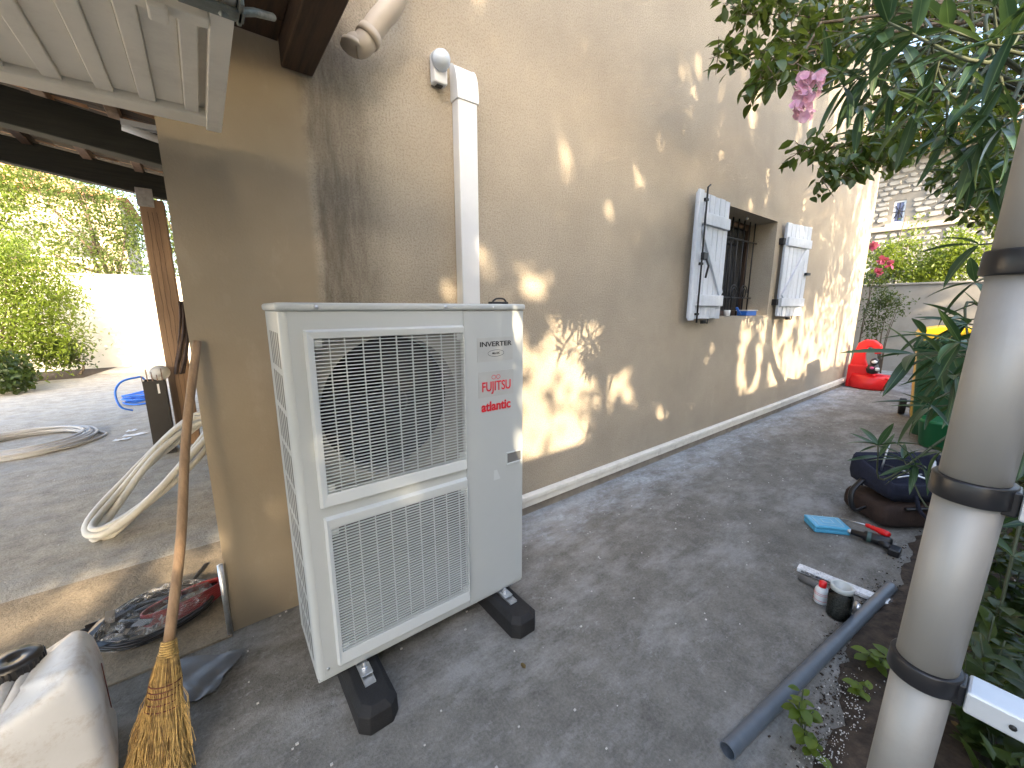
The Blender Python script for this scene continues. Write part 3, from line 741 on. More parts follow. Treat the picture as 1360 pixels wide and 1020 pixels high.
for i in range(1500):
    q = random.uniform(0, 2*math.pi); rr = random.random()**.25
    a, b_ = math.cos(q)*rr, math.sin(q)*rr; t0 = random.choice([.05, .08, .1, .3, .45]); t1 = random.uniform(.85, 1.06)
    p = []
    for s in range(5):
        t = t0+(t1-t0)*s/4; jit = .004*s; p.append(fanp(t, a, b_)+Vector([random.uniform(-jit, jit) for _ in range(3)]))
    for z in p: z.z = max(z.z, .004)
    (br if i % 4 else br2).tube(p, random.uniform(.0009, .0016), 3, cap=False)
for i in range(60):          # stray straws
    t0 = random.uniform(.3, .6); s_ = random.choice((-1, 1)); p0 = fanp(t0, s_*.95, 0)
    e = p0+ax*random.uniform(.05, .12)+sx_*(s_*random.uniform(.01, .05))+Vector((0, 0, -.01)); br.tube([p0, p0.lerp(e, .5)+sx_*(s_*.012), e], .0008, 3, cap=False)
o = br.build('bristles', M_straw, B); o['kind'] = 'stuff'; o = br2.build('bristles', M_strawd, B); o['kind'] = 'stuff'
for t in (.30, .34, .38, .43, .48):
    MB().tube([fanp(t+.02*math.sin(k/16*math.pi*2), math.cos(k/16*2*math.pi)*1.04, math.sin(k/16*2*math.pi)*1.08) for k in range(17)], .0016, 5).build('binding_wire', M_rust, B)
cw = MB()
for k in range(7): t = .0+.018*k; cw.tube([fanp(t, math.cos(j/12*2*math.pi)*1.02, math.sin(j/12*2*math.pi)*1.02) for j in range(13)], .0028, 5)
cw.build('collar', M_straw, B)
# jerrycan
J = thing('jerrycan', 'dirty white plastic jerrycan with black cap at lower left', 'jerrycan', (-.545, -.37, 0), math.radians(8)); M_dirt = pm('dirty_plastic', (.30, .22, .16), .6, .4, 14, .3, 40)
J.scale = (1.2, 1.2, 1.2)
jw, jd = .15, .115
def loft(rings, mat, name, parent, sub=1):
    mb = MB(); n = len(rings[0]); vs = [v for r in rings for v in r]; fs = [tuple(range(n-1, -1, -1)), tuple((len(rings)-1)*n+k for k in range(n))]
    fs += [(L*n+k, L*n+(k+1) % n, (L+1)*n+(k+1) % n, (L+1)*n+k) for L in range(len(rings)-1) for k in range(n)]
    return mb.add(vs, fs, True).build(name, mat, parent, 0, True, sub=sub)
def rrect(w_, d_, r, z, n=4, cx=0, cy=0):
    out = []
    for q, (sx, sy) in enumerate(((1, 1), (-1, 1), (-1, -1), (1, -1))):
        for k in range(n):
            t = math.radians(q*90+90*k/(n-1)); out.append((cx+sx*(w_-r)+r*math.cos(t), cy+sy*(d_-r)+r*math.sin(t), z))
    return out
def lift(r, a): return [(x, y, z+a*(lambda s: s*s*(3-2*s))(min(1, max(0, (x-.055)/.05)))) for x, y, z in r]
rings = [rrect(jw-.012, jd-.012, .03, 0, 7), rrect(jw, jd, .04, .012, 7), rrect(jw, jd, .04, .06, 7), rrect(jw-.004, jd-.004, .04, .065, 7), rrect(jw-.004, jd-.004, .04, .20, 7), rrect(jw, jd, .04, .205, 7), lift(rrect(jw-.003, jd-.003, .04, .228, 7), .04), lift(rrect(jw-.010, jd-.008, .04, .245, 7), .065), lift(rrect(jw-.022, jd-.02, .035, .258, 7), .078), lift(rrect(jw-.04, jd-.045, .03, .262, 7), .08)]
loft(rings, M_can, 'can_body', J)
# raised right shoulder, bridge handle, spout
sh_ = [rrect(.034, .085, .03, .24, cx=.103), rrect(.034, .083, .03, .285, cx=.103), rrect(.029, .066, .027, .322, cx=.102), rrect(.017, .04, .016, .338, cx=.10)]
0 and MB().tube(curve([(.10, -.01, .30), (.055, -.02, .312), (.0, -.03, .305), (-.05, -.03, .28), (-.085, -.03, .25)], 5), .019, 12).build('can_handle', M_can, J, 0, True)
MB().lathe([(.036, .245), (.034, .27), (.034, .315), (.028, .32)], 20, Matrix.Translation((.015, .06, 0))).build('spout', M_dirt, J, 0, True)
for k_ in (-.012, .012): MB().tube(curve([(.02+k_, .03, .305), (.01+k_, -.01, .30), (-.01+k_, -.06, .275), (-.02+k_, -.08, .25)], 5), .011, 10).build('can_handle', M_can, J, 0, True)
capm = MB(); n = 36
capm.lathe([(.044, .305), (.046, .308), (.046, .332), (.042, .338), (.012, .338), (.010, .334), (.0, .334)], 30, Matrix.Translation((.015, .06, 0)))
for k in range(30): t = 2*math.pi*k/30; capm.cbox((.015+.0465*math.cos(t), .06+.0465*math.sin(t), .32), (.003, .003, .022))
capm.build('cap', M_black, J, 0, True)
MB().box((.1502, -.012, .14), (.152, -.004, .27)).build('red_mark', M_rust, J, 0, True)
# black coil in cellophane
Q = thing('wrapped_coil', 'oval black cable coil in crinkled clear plastic behind the broom', 'cable coil', (-.28, .22, .01))
c0 = (onz(130, 885, .02)+onz(300, 800, .02))/2; ux = (onz(300, 800, .02)-onz(130, 885, .02)); La = ux.length/2; ux.normalize(); uy = Vector((-ux.y, ux.x, 0))
c0 = c0+uy*.12
ring = MB()
for tnum in range(9):
    a_ = La*(.97-.012*(tnum % 3)); b_ = .155-.01*(tnum % 3)+.012*(tnum//3)
    pts = [c0+ux*(a_*math.cos(k/36*2*math.pi+tnum))+uy*(b_*math.sin(k/36*2*math.pi+tnum))+Vector((0, 0, .018+.012*(tnum//3)+.004*math.sin(k*.7+tnum))) for k in range(37)]
    ring.tube(pts, .0065, 6, cap=False)
ring.build('coil', M_black, Q)
rd = MB()
for tnum in range(7):
    pts = [c0+ux*(.09+.15*math.cos(k/36*2*math.pi))+uy*(-.03+(.085-.006*tnum)*math.sin(k/36*2*math.pi))+Vector((0, 0, .03+.007*tnum)) for k in range(37)]
    rd.tube(pts, .0055, 6, cap=False)
rd.build('inner_coil', pm('red_cable', (.22, .018, .02), .4, .2, 10, 0), Q)
sh = MB(); nu, nv = 44, 26
for i in range(nu+1):
    for j in range(nv+1):
        a_ = -1+2*i/nu; r_ = -1+2*j/nv; e_ = math.sqrt(max(0, 1-a_*a_*.9))
        h = .10*(1-a_*a_)**.5*(1-r_*r_)**.5 if abs(a_) < 1 and abs(r_) < 1 else 0
        sh.v.append(c0+ux*(a_*La*.97)+uy*(r_*.16*e_)+Vector((random.uniform(-.006, .006), random.uniform(-.006, .006), .016+h+random.uniform(-.009, .009))))
for i in range(nu):
    for j in range(nv): a = i*(nv+1)+j; sh.f.append((a, a+1, a+nv+2, a+nv+1)); sh.sm.append(False)
sh.build('plastic_wrap', M_wrap, Q)
fl_ = MB()
for k in range(26):      # flat black straps and folded film inside the bag
    p = c0+ux*random.uniform(-.2, .06)+uy*random.uniform(-.08, .1)+Vector((0, 0, random.uniform(.03, .07))); d = Vector((random.uniform(-1, 1), random.uniform(-1, 1), random.uniform(-.15, .15))).normalized()*random.uniform(.03, .09)
    s = d.cross(Vector((0, 0, 1))).normalized()*random.uniform(.006, .02); fl_.add([p-d-s, p+d-s, p+d+s+Vector((0, 0, .01)), p-d+s], [(0, 1, 2, 3)])
fl_.build('black_film', M_black, Q)
a, b = onz(206, 832, .03), onz(275, 748, .02)
tag(MB().tube([onz(206, 832, .05), onz(274, 749, .02)], .011, 8, squash=.6).build('black_rod', M_black), 'thin black rod sticking out behind the wrapped coil', 'rod')
tag(MB().tube([onz(108, 851, .012), onz(118, 836, .012)], .006, 6).build('small_black_peg', M_black), 'small black peg on the slab behind the jerrycan', 'peg')
# grey sheet
gs = MB(); q = [onz(238, 938, .006), onz(325, 866, .03), onz(318, 885, .012), onz(268, 938, .006)]
q = [onz(232, 880, .012), onz(327, 864, .024), onz(312, 892, .010), onz(282, 925, .006), onz(236, 940, .006)]
qa, qb, qc, qd = q[0], q[1], q[3], q[4]
for i in range(17):
    for j in range(13):
        u_, v_ = i/16, j/12; p = qa.lerp(qb, u_).lerp(qd.lerp(qc, u_), v_); gs.v.append(p+Vector((.006*math.sin(v_*9), .006*math.sin(u_*8), .004+.010*abs(math.sin(u_*5+v_*4))*abs(math.sin(v_*7-u_*3))+random.uniform(0, .003))))
for i in range(16):
    for j in range(12): a = i*13+j; gs.f.append((a, a+1, a+14, a+13)); gs.sm.append(True)
tag(gs.build('tarp_scrap', M_cfoil), 'dark grey scrap of sheeting on the ground beside the broom', 'sheet')
# white insulated pipe coil leaning by the corner
Wc = thing('insulated_pipe_coil', 'long loop of white insulated pipe leaning behind the left wall corner', 'pipe coil', (-.5, 1.6, 0))
lo = onz(128, 712, .05); hi = onx(268, 572, -.10)
lo = Vector((lo.x, lo.y, .03)); hi = Vector((-.03, 2.35, .47))
axd = (hi-lo); Lh = axd.length/2; axd.normalize(); wd = Vector((.75, -.62, .12)); wd = (wd-axd*wd.dot(axd)).normalized(); nn = axd.cross(wd)
cc = (lo+hi)/2
for k in range(5):
    a_, b_ = Lh*(1-.045*(k % 3)), .21-.034*(k % 3)
    pts = []
    for j in range(49):
        t = 2*math.pi*j/48+.3*k; p = cc+axd*(a_*math.cos(t))+wd*(b_*math.sin(t)*(1+.12*math.cos(t)))+nn*(.028*(k//2)-.03+.018*math.sin(3*t+k)); p.z = max(p.z, .022); pts.append(p)
    MB().tube(pts, [.022, .019, .022, .018, .021][k], 10, cap=False).build('pipe_loop', M_wpipe, Wc)
# grey conduit coil lying flat
Gc = thing('conduit_coil', 'flat coil of pale grey conduit on the floor at far left', 'conduit coil', (-1.5, 4.1, 0))
pl = onz(0, 608, .03); pr_ = onz(122, 583, .03)
cc = Vector((-1.60, 4.15, 0))
for k in range(10):
    a_ = .50-.018*(k % 5)-.01*random.random(); pts = []; ph = random.random()*6
    for j in range(57):
        t = 2*math.pi*j/56; wob = 1+.015*math.sin(3*t+ph); pts.append(cc+Vector((a_*math.cos(t)*wob+.02*(k % 3), a_*1.05*math.sin(t)*wob, .018+.026*(k//4)+.014*(k % 2))))
    MB().tube(pts, .0135, 7, cap=False).build('conduit_loop', M_cond, Gc)
MB().tube(curve([cc+Vector((.1, -.5, .03)), cc+Vector((.42, -.34, .02)), cc+Vector((.60, -.02, .016)), cc+Vector((.50, .2, .02)), cc+Vector((.36, .3, .04))]), .0135, 7).build('loose_end', M_cond, Gc)
# blue hose
Bh = thing('blue_hose', 'coiled bright blue hose on the floor left of the black tub', 'hose', (-.9, 5.3, 0))
cc = onz(190, 535, .0); cc = Vector((cc.x, cc.y, 0))
hm = MB(); pts = []
for j in range(26*7):
    t = 2*math.pi*j/26; r = .17+.05*math.sin(t*.37)+.02*math.sin(t*1.7); pts.append(cc+Vector((r*math.cos(t), r*.9*math.sin(t), .02+.018*(j/26)+.012*math.sin(t*2.3))))
hm.tube(pts, .014, 7); hm.build('hose_coil', M_blue, Bh)
pts = [onz(176, 545, .02), ony(160, 540, 5.3), ony(153, 522, 5.35), ony(160, 508, 5.4), ony(178, 502, 5.45), ony(192, 504, 5.5), Vector((cc.x+.15, 5.6, .05))]
MB().tube(curve(pts), .013, 7).build('hose_loop', M_blue, Bh)
# black tub with sticks
Tb = thing('black_tub', 'tall narrow black tub holding wooden sticks against the post', 'tub', (-.45, 3.05, 0))
pA = onz(198, 590, 0); pB = onz(233, 584, 0); yt = 2.98
xa, xb = ony(196, 590, yt).x, ony(236, 585, yt).x
zt_ = ony(205, 506, yt).z
xa, xb = ony(198, 560, yt).x, ony(228, 560, yt).x
t_ = MB(); 
vs = [(xa-.0, yt-.0, 0), (xb, yt, 0), (xb, yt+.15, 0), (xa, yt+.15, 0)]; tw = .012
t_.box((xa, yt, 0), (xb, yt+.16, .01)).box((xa, yt, .01), (xb, yt+.006, zt_)).box((xa, yt+.154, .01), (xb, yt+.16, zt_)).box((xa, yt+.006, .01), (xa+.006, yt+.154, zt_)).box((xb-.006, yt+.006, .01), (xb, yt+.154, zt_))
t_.build('tub_body', M_black, Tb, .002)
MB().box((xb-.06, yt-.003, zt_-.12), (xb-.045, yt-.0005, zt_-.03)).build('tub_label', M_white, Tb)
for k in range(5):
    x = xa+.03+.026*k; tt = tag(MB().tube([(x, yt+.04+.02*(k % 3), .02), (x-.035+.01*k, yt+.05, zt_+.05+.028*((k*2) % 3))], .008, 6, squash=.6).build('wooden_stick', M_board), ['leftmost pale wooden stick in the black tub', 'second wooden stick from the left in the black tub', 'middle one of the five sticks in the black tub', 'second wooden stick from the right in the black tub', 'rightmost wooden stick in the black tub, next to the post'][k], 'stick', 'sticks in the black tub')
o = tag(MB().lathe([(.001, 0), (.06, .005), (.075, .03), (.078, .035), (.0, .036)], 20, M3(ony(213, 497, 3.12), (1, 0, 0), (0, .5, .86), (0, -.86, .5))).build('plate', M_cream), 'pale round lid tucked between the sticks and the post', 'lid')
# cloth hanging by the post
cl = MB(); nu, nv = 8, 20; pc = ony(243, 400, 3.15); pe = ony(240, 497, 3.15)
for i in range(nu+1):
    for j in range(nv+1):
        v = j/nv; u = i/nu-.5; w_ = .05+.06*v-.05*max(0, v-.85)*4
        p = pc.lerp(pe, v); cl.v.append(p+Vector((u*w_+.02*math.sin(v*4), .03*math.sin(u*14+v*2)+.03, 0)))
for i in range(nu):
    for j in range(nv): a = i*(nv+1)+j; cl.f.append((a, a+1, a+nv+2, a+nv+1)); cl.sm.append(True)
o = tag(cl.build('hanging_cloth', pm('grey_brown_cloth', (.10, .075, .07), .9, .3, 10, .5)), 'dark grey-brown cloth hanging between the post and the wall', 'cloth'); md = o.modifiers.new('s', 'SOLIDIFY'); md.thickness = .012
# white foil scraps on the floor
for px, py, L, lab_ in ((182, 577, .16, 'longest white paper scrap on the floor beside the black tub'), (170, 583, .10, 'leftmost white paper scrap by the black tub'), (186, 571, .07, 'smallest white paper scrap, farthest back beside the black tub')):
    p = onz(px, py, .008); f_ = MB(); a = .5
    n = 7; vs = []
    for k in range(n): vs += [p+Vector((-.1+L*1.5*k/n-.02, -.02+random.uniform(-.02, .0), random.uniform(0, .012))), p+Vector((-.1+L*1.5*k/n, .02+random.uniform(0, .03), random.uniform(0, .015)))]
    f_.add(vs, [(2*k, 2*k+2, 2*k+3, 2*k+1) for k in range(n-1)])
    tag(f_.build('paper_scrap', M_white), lab_, 'scrap', 'white scraps by the black tub')
# ================================================================== garden beyond the carport
gw = thing('garden_wall', 'sunlit cream garden wall beyond the carport', 'wall', (-3, 11.3, 0))
MB().box((-9, 11.3, -.02), (6, 11.5, 2.11)).build('wall_body', M_gwall, gw)
MB().box((-9.05, 11.26, 2.112), (6.05, 11.54, 2.16)).build('coping', M_gwall, gw, .01)
struct(MB().add([(-14, 9.6, .008), (-2.05, 9.6, .008), (-1.75, 11.29, .008), (-14, 11.29, .008)], [(0, 1, 2, 3)]).build('soil_strip', M_soil))
def bl(px, py, y, rx, ry=None, rz=None): p = ony(px, py, y); return (p.x, p.y, p.z, rx, ry or rx, rz or rx)
tree('garden_shrub', 'large bright yellow-green shrub in front of the cream garden wall', 'shrub', (-3.2, 9.6, 0),
     [bl(-20, 400, 9.6, .9), bl(35, 380, 9.7, .7), bl(20, 440, 9.4, .75), bl(70, 400, 9.8, .5), bl(60, 450, 9.6, .55, .5, .5), bl(10, 340, 9.8, .55), bl(90, 430, 9.9, .35), bl(30, 478, 9.3, .5, .5, .35)], 13000, M_bamb, .085, .06, wr=.28)
tree('ivy_mound', 'low dark green ivy mound at the left edge of the patio', 'ivy', (-3.3, 8.2, 0),
     [bl(0, 500, 8.2, .45, .5, .22), bl(-30, 490, 8.4, .6, .5, .35), bl(22, 512, 8.1, .22, .3, .12)], 2600, M_ivy, .07, .03, wr=.7, branches=False, clump=False)
tree('garden_shrub', 'dark leafy shrub at the foot of the yellow-green one by the wall', 'shrub', (-2.2, 10.2, 0),
     [bl(75, 465, 10.1, .5, .4, .3), bl(105, 478, 10.2, .2, .2, .15)], 1500, M_ivy, .07, .03, wr=.5, branches=False)
tr1 = [bl(60, 330, 14, 1.0), bl(110, 310, 14.5, 1.1), bl(150, 345, 14, .9), bl(40, 240, 15, 1.1), bl(110, 250, 14, .9), bl(170, 290, 15, 1.0)]
tree('garden_tree', 'light green tree rising behind the sunlit garden wall left of the post', 'tree', (-1.9, 14.4, 0), tr1, 8500, M_tre, .085, .12, shell=.1)
tree('garden_tree', 'broad green tree behind the garden wall seen either side of the post', 'tree', (.4, 16.5, 0),
     [bl(190, 330, 16, 1.2), bl(230, 300, 16.5, 1.3), bl(235, 400, 16, 1.1), bl(200, 250, 16, 1.3), bl(240, 230, 17, 1.4), bl(255, 350, 16, 1.2)], 9000, M_tre, .09, .14, shell=.1)
tree('garden_tree', 'pale green tree at the far left beneath the carport beam', 'tree', (-5.4, 15.5, 0),
     [bl(-40, 300, 15, 1.5), bl(5, 300, 15.5, .7), bl(-10, 220, 15.5, 1.0), bl(20, 255, 16, .7)], 6000, M_bamb, .09, .12, shell=.1)
nb_ = thing('neighbour_house', 'pale tan neighbour house glimpsed through the trees at far left', 'house', (-6, 24, 0))
MB().box((-14, 24, 0), (-2.4, 30, 6.2)).build('wall', pm('tan_render', (.42, .34, .24), .9, .08, 1, .2), nb_)
MB().prism([(-14.4, 6.2), (-2.0, 6.2), (-8.2, 7.9)], 23.6, 30.4).build('roof', M_tile, nb_)
for x in (-6.0, -4.2): w_ = MB().box((x, 23.95, 3.6), (x+.9, 24.02, 4.9)).build('window', M_glass, nb_); MB().box((x-.06, 23.93, 3.5), (x+.96, 23.949, 3.6)).build('window_sill', M_white, w_)
# ================================================================== far right: boundary wall, stone house
bw = thing('boundary_wall', 'grey rendered boundary wall closing the far end of the passage', 'wall', (12, -1, 0))
MB().box((12, -7, -.02), (12.2, 4, 1.86)).build('wall_body', M_bwall, bw)
MB().box((11.97, -7.05, 1.862), (12.23, 4.05, 1.905)).build('coping', M_bwall, bw, .01)
S = thing('stone_house', 'white rubble stone house with small window beyond the boundary wall', 'house', (20, 0, 0))
M_mort = pm('mortar', (.24, .225, .195), .95, .1, 6, .4, 40)
swz0, swz1, swy0, swy1 = 4.46, 5.22, 1.27, 1.60
_a = onx(1186, 300, 20); swy1 = onx(1186, 280, 20).y; swy0 = onx(1202, 280, 20).y; swz1 = onx(1195, 266, 20).z; swz0 = onx(1193, 296, 20).z
body = MB(); ys = [-5, swy0, swy1, 4.2]; zz_ = [0, swz0, swz1, 6.6]
for i in range(3):
    for k in range(3):
        if (i, k) != (1, 1): body.box((20, ys[i], zz_[k]), (20.3, ys[i+1], zz_[k+1]))
body.box((20.3, -5, 0), (27, 4.2, 6.6)); body.build('wall', M_mort, S)
ld0 = onx(1165, 305, 20).z
MB().box((19.88, -4.9, ld0-.11), (19.999, 4.1, ld0+.05)).build('ledge', pm('pale_stone', (.46, .42, .35), .9, .1, 5, .3), S, .01)
MB().box((19.1, -5.3, 6.602), (20.6, 4.6, 6.68)).build('soffit', pm('soffit_board', (.55, .36, .17), .8, .1, 5, .2), S)
MB().add([(18.9, -5.4, 6.69), (18.9, 4.7, 6.69), (24, 4.7, 8.3), (24, -5.4, 8.3), (18.9, -5.4, 6.78), (18.9, 4.7, 6.78), (24, 4.7, 8.4), (24, -5.4, 8.4)], [(0, 3, 2, 1), (4, 5, 6, 7), (0, 1, 5, 4), (1, 2, 6, 5), (2, 3, 7, 6), (3, 0, 4, 7)]).build('roof', M_tile, S)
rt = MB()
for j in range(40): y = -5.2+j*.25; rt.tube([(18.85, y, 6.80), (22.5, y, 7.96)], .085, 6)
q = rt.build('roof_tiles', M_tile, S); q['kind'] = 'stuff'
wfm = MB().box((20.05, swy0, swz0), (20.1, swy0+.06, swz1)).box((20.05, swy1-.06, swz0), (20.1, swy1, swz1)).box((20.05, swy0+.06, swz0), (20.1, swy1-.06, swz0+.06)).box((20.05, swy0+.06, swz1-.06), (20.1, swy1-.06, swz1)).build('window', M_white, S)
MB().box((20.08, swy0+.06, swz0+.06), (20.09, swy1-.06, swz1-.06)).build('pane', pm('pale_blue_pane', (.16, .18, .3), .15, .15, 2, 0), wfm)
gm = MB(); ym = (swy0+swy1)/2; zm = (swz0+swz1)/2
for a_ in range(4):
    t = a_*math.pi/4; gm.tube([(20.03, ym-.16*math.cos(t), zm-.3*math.sin(t)), (20.03, ym+.16*math.cos(t), zm+.3*math.sin(t))], .013, 5)
gm.build('window_grating', M_iron, wfm)
MB().box((19.93, swy0-.15, swz0-.12), (20.04, swy1+.15, swz0)).build('window_sill', _mc['pale_stone'], S, .01)
M_stone = pm('rubble_stone', (.38, .37, .34), .9, .22, 2.2, .8, 20)
cnt = 0; z = 1.75; far = MB()
while z < 6.5:
    hh = random.uniform(.13, .24); y = -4.8+random.uniform(0, .3)
    while y < 3.2:
        L = random.uniform(.22, .5); cy_, cz_ = y+L/2, z+hh/2
        ok = not (swy0-.05 < cy_+L/2 and cy_-L/2 < swy1+.05 and swz0-.14 < cz_+hh/2 and cz_-hh/2 < swz1+.08) and not (ld0-.13 < cz_+hh/2-.02 and cz_-hh/2+.02 < ld0+.07)
        if ok:
            n = 7; d = random.uniform(.03, .07); poly = []
            for k in range(n):
                t = 2*math.pi*(k+random.uniform(-.25, .25))/n; c_, s_ = math.cos(t), math.sin(t)
                sc2 = .5*(abs(c_)**5+abs(s_)**5)**(-1/5)
                poly.append((cy_+c_*sc2*L*.93*random.uniform(.88, 1), cz_+s_*sc2*hh*.9*random.uniform(.88, 1)))
            m_ = MB(); vs = [(20.01, a, b) for a, b in poly]+[(20-d, cy_+(a-cy_)*.8, cz_+(b-cz_)*.8) for a, b in poly]
            fs = [tuple(range(2*n-1, n-1, -1))]+[(i, i+n, (i+1) % n+n, (i+1) % n) for i in range(n)]
            seen = -1.3 < cy_ < 2.45
            if seen and cnt < 300: m_.add(vs, fs); m_.build('stone', M_stone, S); cnt += 1
            else: far.add(vs, fs)
        y += L if ok else .07
    z += hh
q = far.build('stonework', M_stone, S); q['kind'] = 'stuff'
def bx_(px, py, x, r, rz=None): p = onx(px, py, x); return (p.x, p.y, p.z, r, r, rz or r)
tree('climbing_shrub', 'yellow-green shrub over the boundary wall nearest the house corner', 'shrub', (12.9, .4, 0), [bx_(1175, 345, 13, .35), bx_(1190, 365, 13, .4, .25), bx_(1205, 330, 13.4, .3), bx_(1165, 370, 13, .25), bx_(1215, 300, 13.4, .16), bx_(1222, 285, 13.4, .12)], 2600, M_bamb, .075, .03, branches=True)
tree('climbing_shrub', 'bright green shrub over the boundary wall left of the ladder', 'shrub', (13.2, -.9, 0), [bx_(1265, 345, 13.2, .4), bx_(1290, 340, 13.2, .35), bx_(1245, 362, 13, .3, .2), bx_(1275, 315, 13.5, .25), bx_(1230, 368, 13, .25, .15)], 2800, M_bamb, .075, .03)
tree('climbing_shrub', 'darker green shrub between the two bright ones on the boundary wall', 'shrub', (13.6, -.1, 0), [bx_(1235, 345, 14, .35), bx_(1240, 365, 14, .4, .3), bx_(1215, 360, 14, .3)], 1600, M_tre, .075, .03)
rb_ = tree('rose_bush', 'thin rose bush with red-pink blooms at the far corner of the house', 'rose bush', (11.4, .35, 0), [bx_(1160, 370, 11.3, .3), bx_(1165, 410, 11.3, .28), bx_(1157, 435, 11.2, .22, .35), bx_(1172, 395, 11.3, .2), bx_(1158, 330, 11.3, .12, .2)], 1500, M_ivy, .05, .02, shell=.1)
def bloom(p, r, mat, parent, n=9, name='flower'):
    P = np.repeat(np.array([p]), n, 0); d = RNG.normal(size=(n, 3)); return leaves(name, mat, P, d, r, .8, parent)
for px, py in ((1165, 362), (1182, 352), (1172, 345), (1160, 327)): bloom(onx(px, py, 11.1), .11, M_rpink, rb_, 14)
# sapling in front of the boundary wall
sp = thing('sapling', 'spindly grey-leaved sapling in front of the boundary wall', 'sapling', (11, -.2, 0))
s_ = MB(); tips = []
b0 = onx(1172, 480, 11.4); b0.z = 0
for px, py in ((1180, 400), (1190, 410), (1168, 405), (1196, 402), (1176, 418)):
    e = onx(px, py, 11.2); s_.tube(curve([b0, b0.lerp(e, .5)+Vector((0, .05, 0)), e]), [.014-.0007*k for k in range(17)], 5); tips.append(e)
s_.build('stem', M_bark, sp)
P = np.array([np.array(random.choice(tips))+RNG.normal(size=3)*[.1, .12, .07] for _ in range(260)]); leaves('foliage', M_ivy, P, rdirs(260), .07, .4, sp)
# ------------------------------------------------------------------ red plastic seat, bins
Rd = thing('toddler_chair', 'red moulded plastic child seat standing at the far end of the wall', 'child seat', (9.2, -.3, 0))
def rx(px, py, x): return onx(px, py, x)
yl = -.10; 
bk = MB()       # high rounded back along y, with an opening near its top
outer = [(-.06, 0), (-.06, .35), (-.10, .62), (-.14, .78), (-.22, .84), (-.34, .84), (-.44, .76), (-.46, .62)]
inner = [(-.30, .40), (-.26, .50), (-.25, .60), (-.26, .68), (-.28, .72), (-.32, .72), (-.36, .68), (-.37, .60)]
n = len(outer); vs = []
for x_ in (9.02, 9.14):
    vs += [(x_, a, b) for a, b in outer]+[(x_, a, b) for a, b in inner]
fs = []
for i in range(n-1):
    fs += [(i, i+1, n+i+1, n+i), (2*n+i, 3*n+i, 3*n+i+1, 2*n+i+1), (i, 2*n+i, 2*n+i+1, i+1), (n+i, n+i+1, 3*n+i+1, 3*n+i)]
fs += [(n-1, 2*n+n-1, 3*n+n-1, n+n-1), (0, n, 3*n, 2*n)]
bk.add(vs, fs).box((9.0, -.40, .0), (9.16, -.05, .40)); bk.build('seat_back', M_red, Rd, .02)
bs = MB(); n = 18
def sring(z, a, b, cx=9.08, cy=-.36): return [(cx+a*math.cos(2*math.pi*k/n), cy+b*math.sin(2*math.pi*k/n), z) for k in range(n)]
rr = [sring(0, .2, .25), sring(.03, .23, .28), sring(.13, .23, .29), sring(.2, .19, .27), sring(.25, .17, .28), sring(.21, .1, .2)]
vs = [v for r in rr for v in r]; fs = [tuple(range(n-1, -1, -1)), tuple(5*n+k for k in range(n))]+[(L*n+k, L*n+(k+1) % n, L*n+n+(k+1) % n, L*n+n+k) for L in range(5) for k in range(n)]
bs.add(vs, fs, True).tube(curve([(9.05, -.45, .22), (9.0, -.55, .22), (9.03, -.62, .16), (9.07, -.63, .06)]), .04, 10); bs.build('seat_base', M_red, Rd)
ty = thing('soft_toy', 'small black and white soft toy sitting on the red plastic seat', 'toy', (8.98, -.40, .25))
t = MB().lathe([(.001, 0), (.07, .02), (.09, .08), (.07, .15), (.03, .18), (.001, .185)], 14, Matrix.Translation((8.93, -.40, .27))); t.lathe([(.001, 0), (.05, .02), (.06, .06), (.045, .1), (.001, .12)], 12, Matrix.Translation((8.92, -.41, .43)))
t.build('toy_body', M_black, ty)
t = MB().lathe([(.001, 0), (.035, .01), (.04, .04), (.001, .06)], 10, Matrix.Translation((8.86, -.42, .46))); t.lathe([(.001, 0), (.03, .01), (.03, .05), (.001, .06)], 8, Matrix.Translation((8.86, -.47, .34))); t.build('toy_patches', M_white, ty)
MB().lathe([(.001, 0), (.025, .01), (.03, .04), (.001, .05)], 8, Matrix.Translation((8.85, -.40, .36))).build('toy_bow', pm('toy_pink', (.6, .1, .25), .7, .1, 10, 0), ty)
def bin_(x, y, rz, mat, lidm, label, wz=1.0, w0=.42):
    t = thing('wheelie_bin', label, 'bin', (x, y, 0), rz)
    vs = []
    for z, s in ((.03, .78), (.5, .89), (wz-.08, 1.0)):
        vs += rrect(w0/2*s, .26*s, .04, z)
    n = 16; fs = [tuple(range(n-1, -1, -1)), tuple(2*n+k for k in range(n))]+[(L*n+k, L*n+(k+1) % n, L*n+n+(k+1) % n, L*n+n+k) for L in range(2) for k in range(n)]
    MB().add(vs, fs).build('bin_body', mat, t, .008, True)
    MB().box((-w0/2-.015, -.275, wz-.09), (w0/2+.015, .275, wz-.05)).build('rim', mat, t, .01, True)
    l = MB().prism([(-w0/2-.02, wz-.049), (w0/2+.02, wz-.049), (w0/2, wz+.01), (w0*.2, wz+.05), (-w0*.2, wz+.05), (-w0/2, wz+.01)], -.29, .27); l.build('lid', lidm, t, .015, True)
    MB().tube([(-w0/2, .31, wz-.04), (w0/2, .31, wz-.04)], .015, 10).build('handle', mat, t, 0, True)
    for s in (-1, 1):
        MB().tube([(s*(w0/2-.02), .24, .11), (s*(w0/2+.045), .24, .11)], .105, 20).build('wheel', M_rub, t, .008, True)
    MB().tube([(-w0/2, .24, .11), (w0/2, .24, .11)], .012, 8).build('axle', M_zinc, t, 0, True)
    return t
bin_(6.10, -1.55, math.radians(-115), M_green, M_green, 'dark green wheelie bin nearest the ladder', 1.02, .5)
